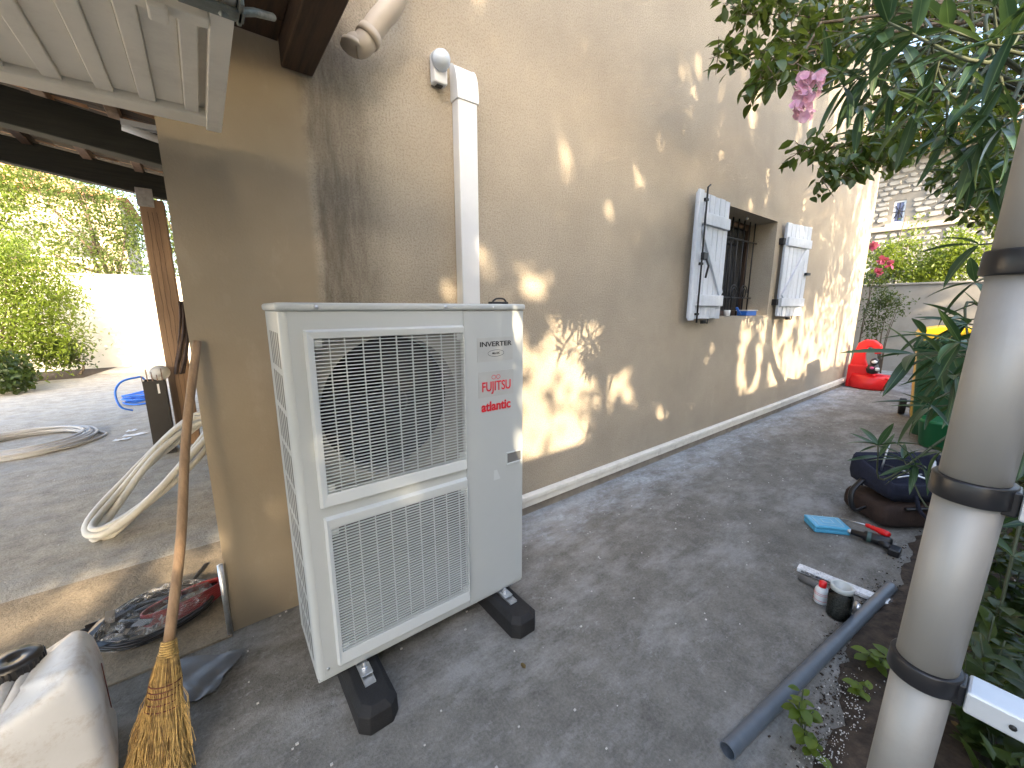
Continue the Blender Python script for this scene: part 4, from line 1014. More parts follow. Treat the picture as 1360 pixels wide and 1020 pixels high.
bin_(7.0, -1.38, math.radians(-80), pm('yellow_bin', (.5, .34, .03), .4, .1, 5, 0), M_yel, 'bin with bright yellow lid behind the dark green bin', 1.12, .56)
pot = tag(MB().lathe([(.10, 0), (.125, .02), (.15, .25), (.165, .26), (.165, .29), (.15, .29), (.14, .2), (.0, .19)], 24, Matrix.Translation((5.70, -1.52, 0))).build('flower_pot', pm('bright_green_plastic', (.012, .14, .045), .35, .08, 5, 0)), 'round bright green plastic pot on the ground before the green bin', 'pot')
# ================================================================== tools on the right
Tb2 = thing('tool_bag', 'open navy and brown tool bag at the edge of the bed', 'tool bag', (3.58, -1.60, 0), math.radians(-38)); Tb2.scale = (1.28, 1.28, 1.2); WM[Tb2.name] = WM[Tb2.name] @ Matrix.Diagonal((1.28, 1.28, 1.2, 1))
def sag(w_, d_, z, r=.03, dz=0): return [(x, y, z+dz*abs(x)/w_+(dz*.7*y/d_ if dz else 0)) for x, y, _ in rrect(w_, d_, r, z)]
rings = [sag(.22, .12, 0), sag(.235, .135, .03), sag(.235, .13, .12), sag(.22, .12, .145)]
loft(rings, M_leath, 'bag_base', Tb2, 1)
vs = []; R2 = [sag(.222, .122, .146), sag(.235, .135, .2, dz=.02), sag(.225, .128, .25, dz=.06), sag(.215, .118, .248, dz=.06), sag(.20, .105, .10)]
loft(R2, M_navy, 'bag_top', Tb2, 1)
for s in (-1, 1):
    MB().tube(curve([(-.11, s*.135, .2), (-.10, s*.17, .12), (0, s*.19, .06), (.1, s*.17, .12), (.11, s*.135, .2)]), .011, 8, squash=.5).build('strap', M_navy, Tb2, 0, True)
MB().tube(curve([(-.235, .02, .22), (-.30, .0, .15), (-.29, -.02, .06), (-.24, -.03, .08)]), .014, 8, squash=.4).build('strap', M_black, Tb2, 0, True)
MB().tube([(-.15, -.14, .13), (.12, -.14, .13)], .009, 8).build('zip_edge', M_black, Tb2, 0, True)
MB().box((-.02, -.143, .13), (.015, -.134, .165)).build('buckle', M_zinc, Tb2, .003, True)
BM = WM[Tb2.name]
def tl_(pts, r, mat, name, label, cat, **k): return tag(MB().tube([BM @ Vector(p) for p in pts], r, 8, **k).build(name, mat), label, cat)
tl_([(-.17, -.09, .28), (.02, -.02, .265), ], .006, M_zinc, 'steel_rod', 'thin steel rod lying across the left of the open tool bag', 'rod')
tl_([(-.06, .09, .27), (-.02, -.09, .27)], .007, M_zinc, 'steel_file', 'short steel tool crossing the middle of the open bag', 'file')
tl_([(.02, -.08, .275), (.17, .07, .30)], .012, M_white, 'white_tube', 'white plastic tube on the right of the open tool bag', 'tube')
tl_([(-.1, .07, .25), (-.03, .12, .40)], .006, M_zinc, 'screwdriver_shaft', 'slim metal tool sticking up from the back of the tool bag', 'screwdriver')
# blue case
p0 = onz(1096, 708, 0); bc = thing('blue_case', 'flat light blue plastic case lying on the ground', 'case', (2.975, -1.36, 0), math.radians(-50))
c_ = (onz(1067, 700, .0)+onz(1125, 706, .0))/2
bc.location = (c_.x+.02, c_.y+.0, 0); WM[bc.name] = Matrix.Translation(bc.location) @ Matrix.Rotation(math.radians(-42), 4, 'Z')
MB().box((-.098, -.072, .001), (.098, .072, .028)).build('case_base', M_lblue, bc, .008, True)
MB().box((-.10, -.074, .0285), (.10, .074, .048)).build('case_lid', M_lblue, bc, .008, True)
lr = MB()
for a_ in (.055, .025): lr.box((-a_*1.3, -a_, .0485), (a_*1.3, -a_+.006, .051)).box((-a_*1.3, a_-.006, .0485), (a_*1.3, a_, .051)).box((-a_*1.3, -a_+.006, .0485), (-a_*1.3+.006, a_-.006, .051)).box((a_*1.3-.006, -a_+.006, .0485), (a_*1.3, a_-.006, .051))
lr.build('lid_ridge', pm('pale_blue', (.3, .58, .74), .4, .05, 5, 0), bc, .001, True)
# black drill lying down
dr = thing('cordless_drill', 'black cordless drill lying beside the blue case', 'drill', (2.95, -1.6, 0))
a = onz(1130, 706, .035); b = onz(1185, 722, .035)
MB().tube([a, a.lerp(b, .3), a.lerp(b, .35), a.lerp(b, .9), b], [.017, .02, .031, .033, .026], 14).build('motor_body', M_black, dr)
MB().tube([a+(a-b)*.1, a], [.008, .016], 12).build('chuck', M_zinc, dr)
hv = Vector((-.05, -.085, -.012))
MB().tube([a.lerp(b, .65), a.lerp(b, .65)+hv*.8], [.022, .018], 10).build('grip', M_black, dr); MB().cbox(a.lerp(b, .65)+hv+Vector((0, 0, .0)), (.08, .05, .04)).build('battery', M_black, dr, .006)
MB().tube([a.lerp(b, .40), a.lerp(b, .5)], .0325, 14, cap=False).build('drill_band', pm('dull_green', (.05, .1, .09), .4, .1, 5, 0), dr)
sd_ = thing('screwdriver', 'screwdriver with ribbed red handle lying before the tool bag', 'screwdriver', (3.0, -1.5, 0))
a = onz(1150, 697, .075); b = onz(1182, 711, .075)
MB().tube([a, a.lerp(b, .12), a.lerp(b, .2), a.lerp(b, .3), a.lerp(b, .38), a.lerp(b, .6), a.lerp(b, .9), b], [.010, .014, .010, .015, .013, .018, .019, .012], 12).build('handle', M_red, sd_)
MB().tube([a+(a-b)*1.1-Vector((0, 0, .03)), a], .004, 8).build('shaft', M_zinc, sd_)
# white wrapped strip, grey small pipe
a = onz(1060, 752, .02); b = onz(1196, 806, .02)
wt = thing('wrapped_profile', 'white plastic profile in clear wrapping lying behind the jar', 'profile', a)
dd = (b-a).normalized(); n_ = Vector((-dd.y, dd.x, 0)); f_ = MB()
mm = M3(a, dd, n_, (0, 0, 1)); L = (b-a).length
MB().box((0, -.026, -.016), (L, .026, .006), mm).build('profile', M_white, wt, .003)
cr2 = MB(); n = 40
for i in range(n+1):
    for k in range(8):
        t = 2*math.pi*k/8; cr2.v.append(mm @ Vector((-.02+(L+.03)*i/n, (.031+random.uniform(-.003, .006))*math.cos(t), max(-.018, -.003+(.019+random.uniform(-.003, .004))*math.sin(t)))))
for i in range(n):
    for k in range(8): cr2.f.append((i*8+k, i*8+(k+1) % 8, (i+1)*8+(k+1) % 8, (i+1)*8+k)); cr2.sm.append(False)
cr2.build('clear_wrap', M_wrap, wt)
MB().box((.09, -.0275, -.010), (.20, -.0265, .000), mm).build('printed_line', M_ink, wt); MB().box((.02, -.0275, -.010), (.10, -.0265, .002), mm).build('printed_line', M_ink, wt)
a = onz(1062, 766, .016); b = onz(1108, 790, .016)
tag(MB().tube([a, b], .016, 12).build('pipe_offcut', pm('dull_grey', (.13, .13, .13), .6, .1, 9, .1)), 'short dull grey pipe offcut behind the small white bottle', 'pipe')
bt = thing('glue_bottle', 'small white bottle with red cap beside the jar', 'bottle', tuple(onz(1089, 799, 0)))
bt.location.z = 0; WM[bt.name] = Matrix.Translation(bt.location)
MB().lathe([(.024, 0), (.027, .004), (.027, .062), (.022, .075), (.012, .08), (.012, .088)], 20).build('bottle_body', M_white, bt, 0, True)
MB().lathe([(.015, .081), (.0155, .083), (.015, .107), (.011, .109)], 16).build('cap', M_red, bt, 0, True)
lb = MB()
for z in (.054, .046, .018): lb.tube([(.0274*math.cos(t/20*2*math.pi), .0274*math.sin(t/20*2*math.pi), z) for t in range(21)], .0009, 4, cap=False)
lb.build('label_lines', M_redp, bt, 0, True)
jr = thing('glass_jar', 'glass jar of dark screws with open white ring lid', 'jar', tuple(onz(1112, 818, 0)))
jr.location.z = 0; jr.scale = (1.08, 1.08, 1.3); WM[jr.name] = Matrix.Translation(jr.location)
MB().lathe([(.036, 0), (.041, .006), (.042, .085), (.036, .1), (.034, .108)], 24).build('jar_glass', M_jar, jr, 0, True)
MB().lathe([(.032, .003), (.039, .008), (.039, .07), (.001, .072)], 24).build('contents', pm('dark_bits', (.10, .10, .09), .7, .6, 150, 1, 200), jr, 0, True)
MB().lathe([(.036, .104), (.0395, .104), (.0395, .12), (.036, .121), (.030, .119), (.030, .112)], 28).build('jar_lid', pm('jar_lid', (.5, .53, .52), .35, .05, 5, 0), jr, 0, True)
mk = thing('metal_fitting', 'small shiny metal fitting between the jar and the grey pipe', 'fitting', tuple(onz(1137, 815, 0)))
q = onz(1137, 815, .0); MB().tube([q+Vector((0, 0, .002)), q+Vector((.0, .0, .05))], .012, 12).tube([q+Vector((0, 0, .035)), q+Vector((.03, .01, .035))], .009, 10).build('fitting_body', M_zinc, mk)
# grey drain pipe lying on the ground
a = onz(972, 990, .024); b = onz(1183, 780, .024); dd = (b-a).normalized()
pv = thing('drain_pipe', 'long dark grey plastic pipe lying along the edge of the bed', 'pipe', (1.9, -1.65, 0))
a = onz(966, 997, .025); po = MB(); po.tube([a, b], .025, 24, cap=False); po.tube([a+dd*.001, b-dd*.001], .022, 24, cap=False)
n = 24
# end rings
up = Vector((0, 0, 1)); aa = dd.cross(up).normalized(); bb = aa.cross(dd)
for e in (a, b):
    vs = [e+aa*(r*math.cos(2*math.pi*k/n))+bb*(r*math.sin(2*math.pi*k/n)) for r in (.022, .025) for k in range(n)]
    po.add(vs, [(k, (k+1) % n, n+(k+1) % n, n+k) for k in range(n)])
po.build('pipe_wall', M_grey, pv)
# ================================================================== ladder
Ld = thing('telescopic_ladder', 'round aluminium telescopic ladder with black collars at the right edge', 'ladder', (.75, -1.9, 0))
pB_ = Vector((.663, -1.890, .0)); dirL = Vector((-.0070, -.0167, 1))
def lp(z): return pB_+dirL*z
cz = [1.424, 1.181, .938]; 
zc = [.227, .467, .707, .947, 1.187, 1.427, 1.667, 1.907, 2.147, 2.387]
rad = lambda i: .0275
for side, yo in ((0, 0), (1, -.46)):
    off = Vector((0, yo, 0)); lo_ = .0
    for i, z in enumerate(zc+[2.62]):
        MB().tube([lp(lo_)+off, lp(z)+off], rad(i), 32).build('stile_section', M_alu, Ld); lo_ = z
    for i, z in enumerate(zc):
        c_ = lp(z)+off; r = rad(i)
        d = dirL.normalized()
        k = MB().tube([c_-d*.012, c_+d*.013], [r+.0055, r+.005], 32)
        sg = -1 if side == 0 else 1
        k.box((c_.x-.014, min(c_.y+sg*r*.8, c_.y+sg*(r+.007)), c_.z-.018), (c_.x+.014, max(c_.y+sg*r*.8, c_.y+sg*(r+.007)), c_.z+.010))
        k.build('collar', M_black, Ld, .002)
for z in zc:
    c_ = lp(z); 
    MB().box((c_.x-.019, c_.y-.46+.052, c_.z-.019), (c_.x+.019, c_.y-.0350, c_.z+.009)).build('rung', pm('rung_aluminium', (.60, .63, .66), .4, .06, 10, .1, metal=.35), Ld, .003)
    MB().tube([(c_.x-.0192, c_.y-.070, c_.z-.006), (c_.x-.021, c_.y-.070, c_.z-.006)], .003, 8).build('rivet', M_iron, Ld)
# ================================================================== oleander in the foreground
def oleaf_mesh(i):
    mb = MB(); L = 1.0; w_ = .082+.010*(i % 3); n = 9; vs = []; bend = (.10, .22, .34, .05)[i % 4]; tw = (.15, -.2, .1, 0)[i % 4]
    for k in range(n+1):
        t = k/n; ww = w_*(math.sin(math.pi*min(1, t**.8*1.0))**.75 if 0 < t < 1 else .02); z = -bend*t*t; c = tw*t
        vs += [(-ww*math.cos(c), t, z+ww*.35-ww*math.sin(c)), (0, t, z), (ww*math.cos(c), t, z+ww*.35+ww*math.sin(c))]
    fs = []
    for k in range(n): q = 3*k; fs += [(q, q+1, q+4, q+3), (q+1, q+2, q+5, q+4)]
    mb.add(vs, fs, True); me = meshof(mb, 'leaf', M_ol2); return me
def ol_mat():
    m, t, b = nt('oleander_leaf_veined')
    tc = N(t, 'TexCoord'); s = N(t, 'SeparateXYZ'); t.links.new(tc.outputs['Object'], s.inputs[0])
    ax = math_(t, 'ABSOLUTE', s.outputs[0]); rib = smooth(t, ax, .008, .003)
    oi = N(t, 'ObjectInfo'); c = mix(t, oi.outputs['Random'], (.016, .048, .022), (.06, .12, .055))
    c = mix(t, math_(t, 'MULTIPLY', rib, .8), c, (.16, .24, .10))
    v = noise(t, 30, 3); c = mix(t, math_(t, 'MULTIPLY', v, .35), c, (.01, .03, .018))
    t.links.new(c, b.inputs['Base Color']); b.inputs['Roughness'].default_value = .33
    tr = N(t, 'BsdfTranslucent'); t.links.new(mix(t, .3, c, (.25, .4, .06)), tr.inputs[0]); ms = N(t, 'MixShader'); ms.inputs[0].default_value = .22
    t.links.new(b.outputs[0], ms.inputs[1]); t.links.new(tr.outputs[0], ms.inputs[2]); t.links.new(ms.outputs[0], t.nodes['Material Output'].inputs[0]); return m
M_ol2 = ol_mat(); OL = [oleaf_mesh(i) for i in range(6)]
Ol = thing('oleander', 'tall oleander with long dark leaves and pink blooms behind the ladder', 'oleander', (2.1, -2.9, 0))
rs = random.Random(21)
whorls = []
def W_(px, py, d, dx, dy, n=5, L=.14, dd_=0.0): whorls.append((px, py, d, dx, dy, n, L, dd_))
# (pixel direction dx,dy of the shoot)
for a in [(1215, 470, 1.3, -1, -.05, 5, .18), (1232, 535, 1.4, -1, .3, 4, .17), (1262, 470, 1.45, -1, -.05, 6), (1285, 430, 1.3, -1, -.25, 5), (1250, 500, 1.6, -1, .1, 6), (1280, 520, 1.5, -.6, .6, 5), (1240, 540, 1.7, -1, .15, 5), (1228, 445, 1.6, -.9, -.1, 4),
          (1290, 480, 1.4, -.3, .9, 4), (1215, 470, 1.7, -.9, .05, 3),
          (1166, 592, 1.9, -.4, -.6, 8), (1215, 618, 1.8, -.8, -.2, 6), (1200, 610, 2.0, -.2, -.8, 4), (1250, 600, 1.7, -.7, .2, 4),
          (1275, 455, 1.15, -1, -.1, 5), (1270, 500, 1.2, -1, .2, 6), (1300, 325, 1.2, -1, -.05, 3), (1295, 375, 1.25, -1, .35, 4), (1310, 400, 1.2, -.9, .5, 3), (1285, 425, 1.35, -1, .1, 3),
          (1180, 30, 1.0, -.3, -.5, 5), (1172, 42, 1.05, -.5, .7, 5), (1200, 60, 1.1, -.7, .3, 5), (1260, 40, .95, -.8, -.1, 5), (1310, 60, .9, -.9, .1, 5), (1345, 45, .85, -.9, .3, 4),
          (1150, 100, 1.2, -.9, .3, 5), (1120, 115, 1.15, -.8, .5, 5), (1185, 120, 1.15, .2, .9, 5), (1240, 110, 1.1, -.2, .9, 5), (1280, 140, 1.1, -.4, .8, 5), (1330, 110, 1.0, -.2, 1, 4),
          (1100, 90, 1.25, -.8, -.2, 4), (1215, 150, 1.2, -.3, 1, 4), (1255, 180, 1.15, -.4, 1, 5), (1300, 190, 1.1, -.6, .8, 5), (1330, 170, 1.05, -.8, .5, 5), (1350, 210, 1.1, -.7, .6, 3),
          (1290, 230, 1.2, -.7, .6, 5), (1320, 250, 1.2, -.9, .4, 5), (1225, 20, 1.1, -.5, -.6, 4), (1320, 10, 1.0, -.4, -.5, 4), (1145, 140, 1.25, -.6, .8, 4), (1300, 90, 1.3, .2, .8, 4),
          (1335, 560, 1.2, .3, -.7, 5), (1350, 640, 1.3, -.2, -.8, 5), (1320, 700, 1.5, .1, -.8, 4), (1355, 480, 1.3, .1, -.9, 4), (1345, 740, 1.4, 0, -1, 4)]:
    W_(*a)
base_pts = [Vector((2.0, -2.9, 0)), Vector((2.2, -3.0, 0)), Vector((1.9, -3.1, 0)), Vector((2.3, -2.8, 0))]
stm = MB()
hub1 = dep(1420, 150, 1.7); hub2 = dep(1400, 500, 1.9); hub3 = dep(1400, 20, 1.6)
for h in (hub1, hub2, hub3):
    b0 = rs.choice(base_pts); stm.tube(curve([b0, b0.lerp(h, .5)+Vector((.08, .05, .1)), h]), [.02-.0006*k for k in range(17)], 7)
nleaf = 0; xtra = MB()
for (px, py, d, dx, dy, n, L, _) in whorls:
    p = dep(px, py, d); sh_d = (_R*dx-_U*dy+_F*rs.uniform(-.35, .35)).normalized()
    h = hub2 if py > 320 else (hub3 if py < 80 else hub1)
    tail = p-sh_d*.25
    stm.tube(curve([h, h.lerp(tail, .6)+Vector((0, 0, .03)), tail, p], 5), [.0085-.0004*k for k in range(16)], 6)
    side = sh_d.cross(Vector((0, 0, 1))).normalized(); up2 = side.cross(sh_d).normalized()
    for lv in range(2 if n > 4 else 1):
        q0 = p-sh_d*(.075*lv); m = n if lv == 0 else 3
        for k in range(m):
            t = 2*math.pi*(k+rs.random()*.5)/m+lv; spread = rs.uniform(.55, 1.15) if lv == 0 else rs.uniform(.9, 1.3)
            dd = (sh_d*math.cos(spread)+(side*math.cos(t)+up2*math.sin(t))*math.sin(spread)).normalized()
            dd.z -= .18; LL = L*rs.uniform(.75, 1.15)
            Mx = align(q0, dd, rs.uniform(-.5, .5)) @ Matrix.Scale(LL, 4) @ Matrix.Diagonal((rs.uniform(.8, 1.1), 1, 1, 1))
            me_ = OL[rs.randrange(6)]
            if nleaf < 300: piece('leaf', me_, Ol, Mx)
            else: xtra.add([tuple(v.co) for v in me_.vertices], [tuple(p_.vertices) for p_ in me_.polygons], True, Mx)
            nleaf += 1
xo = xtra.build('foliage', M_ol1, Ol); xo['kind'] = 'stuff'
stm.build('stems', pm('green_stem', (.07, .085, .045), .7, .2, 12, .2), Ol)
# pink flower cluster
pet = MB(); vs = [(0, 0, 0)]; n = 7
pv_ = [(0, 0, 0), (-.35, .35, .12), (-.5, .75, .1), (-.25, 1.0, .0), (.12, 1.03, -.02), (.48, .8, .06), (.33, .35, .1)]
pet.add(pv_+[(0, .6, -.06)], [(0, 1, 7), (1, 2, 7), (2, 3, 7), (3, 4, 7), (4, 5, 7), (5, 6, 7), (6, 0, 7)], True)
PM = meshof(pet, 'petal', M_pink)
fm = MB()
for d5 in range(5):
    a5 = 2*math.pi*d5/5; fm.add(pv_+[(0, .6, -.06)], [(0, 1, 7), (1, 2, 7), (2, 3, 7), (3, 4, 7), (4, 5, 7), (5, 6, 7), (6, 0, 7)], True, Matrix.Rotation(a5, 4, 'Z') @ Matrix.Rotation(.35, 4, 'X'))
fm.tube([(0, 0, -.5), (0, 0, .05)], [.06, .1], 6)
FM = meshof(fm, 'flower', M_pink)
fcen = dep(1070, 128, 1.05)
for i in range(46):
    u_, v_ = rs.uniform(-1, 1), rs.uniform(-1, 1)
    px = 1070+u_*15+(-v_)*6; py = 128+v_*31
    p = dep(px, py, 1.05+rs.uniform(-.03, .03)); nz = (-_F+_R*rs.uniform(-.9, .9)+_U*rs.uniform(-.8, .8)).normalized()
    x = nz.cross(Vector((0, 0, 1))).normalized(); y = nz.cross(x)
    piece('flower', FM, Ol, M3(p, x, y, nz) @ Matrix.Scale(rs.uniform(.0115, .0155), 4) @ Matrix.Rotation(rs.random()*6, 4, 'Z'))
MB().tube(curve([dep(1120, 100, 1.2), dep(1100, 110, 1.18), fcen]), .003, 5).build('flower_stalk', _mc['green_stem'], Ol)
# ================================================================== broad-leaved tree overhanging at the upper right
Tr = thing('broadleaf_tree', 'broad-leaved tree whose leafy twigs overhang the passage at upper right', 'tree', (6.5, -4.0, 0))
sprays = [((1130, 30), (1050, 20), (985, 20), 2.3, 120), ((1120, 50), (1030, 70), (945, 72), 2.2, 110), ((1110, 60), (1040, 80), (1000, 120), 2.1, 90), ((1090, 30), (1060, 80), (1020, 105), 2.0, 50),
          ((1160, 60), (1120, 70), (1085, 95), 2.3, 90), ((1240, 110), (1150, 180), (1050, 205), 2.4, 150), ((1240, 140), (1160, 190), (1085, 245), 2.3, 130), ((1250, 120), (1180, 190), (1120, 225), 2.4, 130), ((1250, 150), (1200, 190), (1185, 215), 2.5, 90),
          ((1120, 10), (1020, -10), (960, 5), 2.4, 110), ((1200, 10), (1120, 20), (1060, 50), 2.5, 130), ((1300, 100), (1230, 120), (1150, 140), 2.6, 160), ((1350, 180), (1290, 220), (1240, 235), 2.7, 120), ((1350, 200), (1320, 250), (1275, 280), 2.7, 110), ((1350, 150), (1300, 240), (1290, 245), 2.8, 110),
          ((1340, 60), (1260, 70), (1180, 90), 2.8, 190), ((1340, 20), (1260, 20), (1180, 20), 2.9, 190), ((1350, 100), (1300, 160), (1220, 190), 2.8, 170), ((1350, 40), (1330, 110), (1300, 170), 2.9, 150), ((1300, 0), (1240, 60), (1210, 130), 3.0, 150), ((1360, 240), (1330, 280), (1300, 290), 2.8, 70)]
tw_ = MB(); LP, LD = [], []
hub = dep(1420, 60, 4.0)
for s0, s1, s2, d, n in sprays:
    n = int(n*1.7)
    c0_, c1_, c2_ = dep(*s0, d*1.12), dep(*s1, d*1.03), dep(*s2, d)
    path = curve([c0_, c1_, c2_], 10)
    tw_.tube(curve([hub, hub.lerp(c0_, .6)+Vector((0, 0, .15)), c0_], 6), [.02-.001*k for k in range(13)], 5)
    tw_.tube(path, [.007-.00028*k for k in range(21)], 5)
    for i in range(n):
        t = (i+.5)/n; q = path[min(20, int(t*20))]; off = Vector([max(-.08, min(.08, rs.gauss(0, .05))) for _ in range(3)])*(1.15-.5*t)
        if i % 6 == 0: tw_.tube([q, q+off*1.8], [.003, .0012], 4)
        LP.append(q+off*1.3); dv = Vector([rs.gauss(0, 1) for _ in range(3)]); dv.z -= .7; LD.append(dv.normalized())
tw_.tube(curve([Vector((6.5, -4.0, 0)), Vector((6.0, -3.8, 1.5)), Vector((4.6, -3.4, 2.8)), hub]), [.13-.0042*k for k in range(25)], 10)
tw_.build('branches', M_bark, Tr)
rs.shuffle(idx_ := list(range(len(LP))))
mesh_b = []
for i in range(4):
    mb = MB(); n = 6; vs = []
    for k in range(n+1):
        t = k/n; ww = .29*(math.sin(math.pi*t**.85)**.8 if 0 < t < 1 else .02); z = -(.1+.07*i)*t*t
        vs += [(-ww, t, z+ww*.3), (0, t, z), (ww, t, z+ww*.3)]
    fs = []
    for k in range(n): q = 3*k; fs += [(q, q+1, q+4, q+3), (q+1, q+2, q+5, q+4)]
    mesh_b.append(meshof(mb.add(vs, fs, True), 'leaf', M_lf))
near = sorted(range(len(LP)), key=lambda i: (LP[i]-CAM).length)
for i in near[:280]:
    piece('leaf', mesh_b[i % 4], Tr, align(LP[i], LD[i], rs.uniform(-.6, .6)) @ Matrix.Scale(rs.uniform(.05, .085), 4))
rest = near[280:]
q = leaves('foliage', M_lf, [LP[i] for i in rest], [LD[i] for i in rest], [rs.uniform(.05, .085) for _ in rest], .55, Tr); q['kind'] = 'stuff'
# crown continuing out of view to the right and above
P_, v_ = blob_points(3500, [(5.6, -3.6, 4.2, 1.2, .9, .8), (6.8, -4.0, 4.0, 1.2, 1, .9), (4.6, -3.6, 3.9, .7, .6, .5)], .2)
q = leaves('foliage', M_lf, P_, rdirs(3500), .09, .55, Tr); q['kind'] = 'stuff'
# ================================================================== plants in the bed
def weed(px, py, h, label, n=26, mat=M_weed, L=.04, name='weed', r=.06, tall=True):
    p = onz(px, py, .02); t = thing(name, label, 'weed' if name == 'weed' else 'plant', (p.x, p.y, .01)); s_ = MB(); P, Dd = [], []
    for k in range(3):
        e = p+Vector((random.uniform(-r, r), random.uniform(-r, r), h*random.uniform(.7, 1))); c_ = curve([p, p.lerp(e, .5)+Vector((.01, .01, 0)), e], 8); s_.tube(c_, .0018, 4)
        for j in range(n//3): q = c_[random.randint(3, 16)]; P.append(q+Vector([random.gauss(0, .006) for _ in range(3)])); Dd.append((random.gauss(0, 1), random.gauss(0, 1), random.uniform(-.2, .5)))
    s_.build('stem', _mc['green_stem'], t)
    for k, (q, d) in enumerate(zip(P, Dd)): piece('leaf', WL, t, align(q, d) @ Matrix.Scale(L*random.uniform(.6, 1.2), 4))
    return t
wl = MB(); n = 5; vs = []
for k in range(n+1):
    t = k/n; ww = .36*(math.sin(math.pi*t**.9)**.7 if 0 < t < 1 else .03); vs += [(-ww, t, -.2*t*t+ww*.25), (0, t, -.2*t*t), (ww, t, -.2*t*t+ww*.25)]
WL = meshof(wl.add(vs, [f for k in range(n) for f in ((3*k, 3*k+1, 3*k+4, 3*k+3), (3*k+1, 3*k+2, 3*k+5, 3*k+4))], True), 'leaf', M_weed)
weed(1068, 985, .20, 'young yellow-green weed growing up in front of the grey pipe', 24, r=.045)
weed(1085, 1010, .08, 'low yellow-green weed nearest the bottom edge below the grey pipe', 18)
weed(1160, 885, .09, 'small green weed between the grey pipe and the ladder', 30, L=.05)
weed(1150, 930, .05, 'tiny weed in the soil left of the ladder foot', 12)
# dense dark ground cover under the ladder and along the bed
WLD = WL.copy(); WLD.materials.clear(); WLD.materials.append(M_ivy)
def cover(name, label, n, x0, x1, y0, y1, hmax, L, mat, kind='stuff', wr=.35):
    P = np.stack([RNG.uniform(x0, x1, n), RNG.uniform(y0, y1, n), RNG.random(n)**1.4*hmax+.02], 1)
    k = n//14; cen = P[RNG.integers(0, n, k)]; P = cen[RNG.integers(0, k, n)]*[1, 1, 0]+RNG.normal(size=(n, 3))*[.05, .05, 0]+P*[0, 0, 1]
    ok = P[:, 1] < y1; P = P[ok]
    d = RNG.normal(size=(len(P), 3)); d[:, 2] = np.abs(d[:, 2])*.6+.1
    return tag(leaves(name, mat, P, d, L*(.6+.8*RNG.random(len(P))), wr, None, shape='long'), label, 'ground cover', kind=kind)
cover('ground_cover', 'low dark leafy ground cover filling the bed behind the ladder', 7000, 1.1, 5.5, -3.6, -2.0, .28, .07, M_ivy)
cover('taller_ground_cover', 'taller dark grassy leaves at the back of the bed', 5000, .95, 7.5, -4.2, -2.35, .7, .12, M_ivy, wr=.18)
P = np.stack([RNG.uniform(.9, 4, 900), RNG.uniform(-3.0, -1.82, 900), RNG.uniform(.03, .05, 900)], 1)
d = RNG.normal(size=(900, 3)); d[:, 2] *= .2
tag(leaves('leaf_litter', M_dry, P, d, .03, .5), 'brown dead leaves scattered on the soil of the bed', 'leaf litter', kind='stuff')
shrubs = [((1320, 880), 'dark leafy plant right of the lower ladder collar'), ((1345, 800), 'leafy stem behind the upper rung end'), ((1290, 960), 'bushy green plant at the bottom right beside the ladder'), ((1340, 1010), 'bushy green plant in the bottom right corner'), ((1290, 780), 'upright leafy plant between the ladder and the bed edge')]
for (px, py), lab in shrubs:
    p = onz(px, py, .05); p = CAM+(p-CAM)*.95; t = thing('bedding_plant', lab, 'plant', (p.x, p.y, .02)); s_ = MB()
    for k in range(5):
        h = random.uniform(.25, .5); e = Vector((p.x+random.uniform(-.16, .16), p.y+random.uniform(-.12, .12), h)); c_ = curve([Vector((p.x, p.y, 0)), Vector((p.x, p.y, 0)).lerp(e, .5)+Vector((.02, 0, 0)), e], 8); s_.tube(c_, .0025, 4)
        for j in range(16):
            q = c_[4+j*12//16]; piece('leaf', WLD, t, align(q, (random.gauss(0, 1), random.gauss(0, 1), random.uniform(-.1, .6)), random.uniform(-.5, .5)) @ Matrix.Scale(random.uniform(.05, .085), 4) @ Matrix.Diagonal((.75, 1, 1, 1)))
    s_.build('stem', _mc['green_stem'], t)
# pebbles and grit
pb = MB()
for i in range(700):
    if i < 330: _r = random.random()**2; _c = random.choice(((1128, 915, 16, 12), (1112, 985, 22, 14), (1140, 950, 20, 22), (1100, 1005, 20, 8))); q = onz(random.gauss(_c[0], _c[2]), random.gauss(_c[1], _c[3]), .032)
    else: q = Vector((random.uniform(.9, 4.5), random.uniform(-2.9, -1.80), .035))
    s_ = random.uniform(.0008, .0035) if i < 330 else random.uniform(.002, .006); pb.cbox(q, (s_*random.uniform(.7, 1.5), s_, s_*.7), None)
cb = MB()
for i in range(2600):
    x = random.uniform(1.0, 6.5) if i % 3 == 0 else random.uniform(1.0, 2.6); q = Vector((x, -1.70-.03*math.sin(x*2.1)-.022*math.sin(x*5.3)+random.gauss(0, .045)-.01, .004)); s_ = random.uniform(.0015, .0075) if random.random() < .3 else random.uniform(.001, .003)
    a_ = random.random()*3; mr = Matrix.Translation(q) @ Matrix.Rotation(a_, 4, 'Z') @ Matrix.Rotation(a_*.3, 4, 'X'); cb.cbox((0, 0, 0), (s_*random.uniform(.8, 1.6), s_, s_*.7), mr)
tag(cb.build('soil_crumbs', M_soil), 'dark soil crumbs spilled along the edge of the bed', 'soil', kind='stuff')
tag(pb.build('pebbles', M_peb), 'pale grit and pebbles scattered on the soil beside the grey pipe', 'pebbles', kind='stuff')
gr_ = MB()
for i in range(420):
    q = Vector((random.uniform(-.2, 7), random.uniform(-1.75, -.05), .003)) if i % 3 else Vector((random.uniform(-2, -.1), random.uniform(.9, 6), .008)); s_ = random.uniform(.002, .007); gr_.cbox(q, (s_*random.uniform(.7, 1.6), s_, s_*.6))
for px, py in ((533, 861), (620, 812), (618, 836), (380, 812), (372, 818), (386, 806)): gr_.cbox(onz(px, py, .004), (.009, .006, .005))
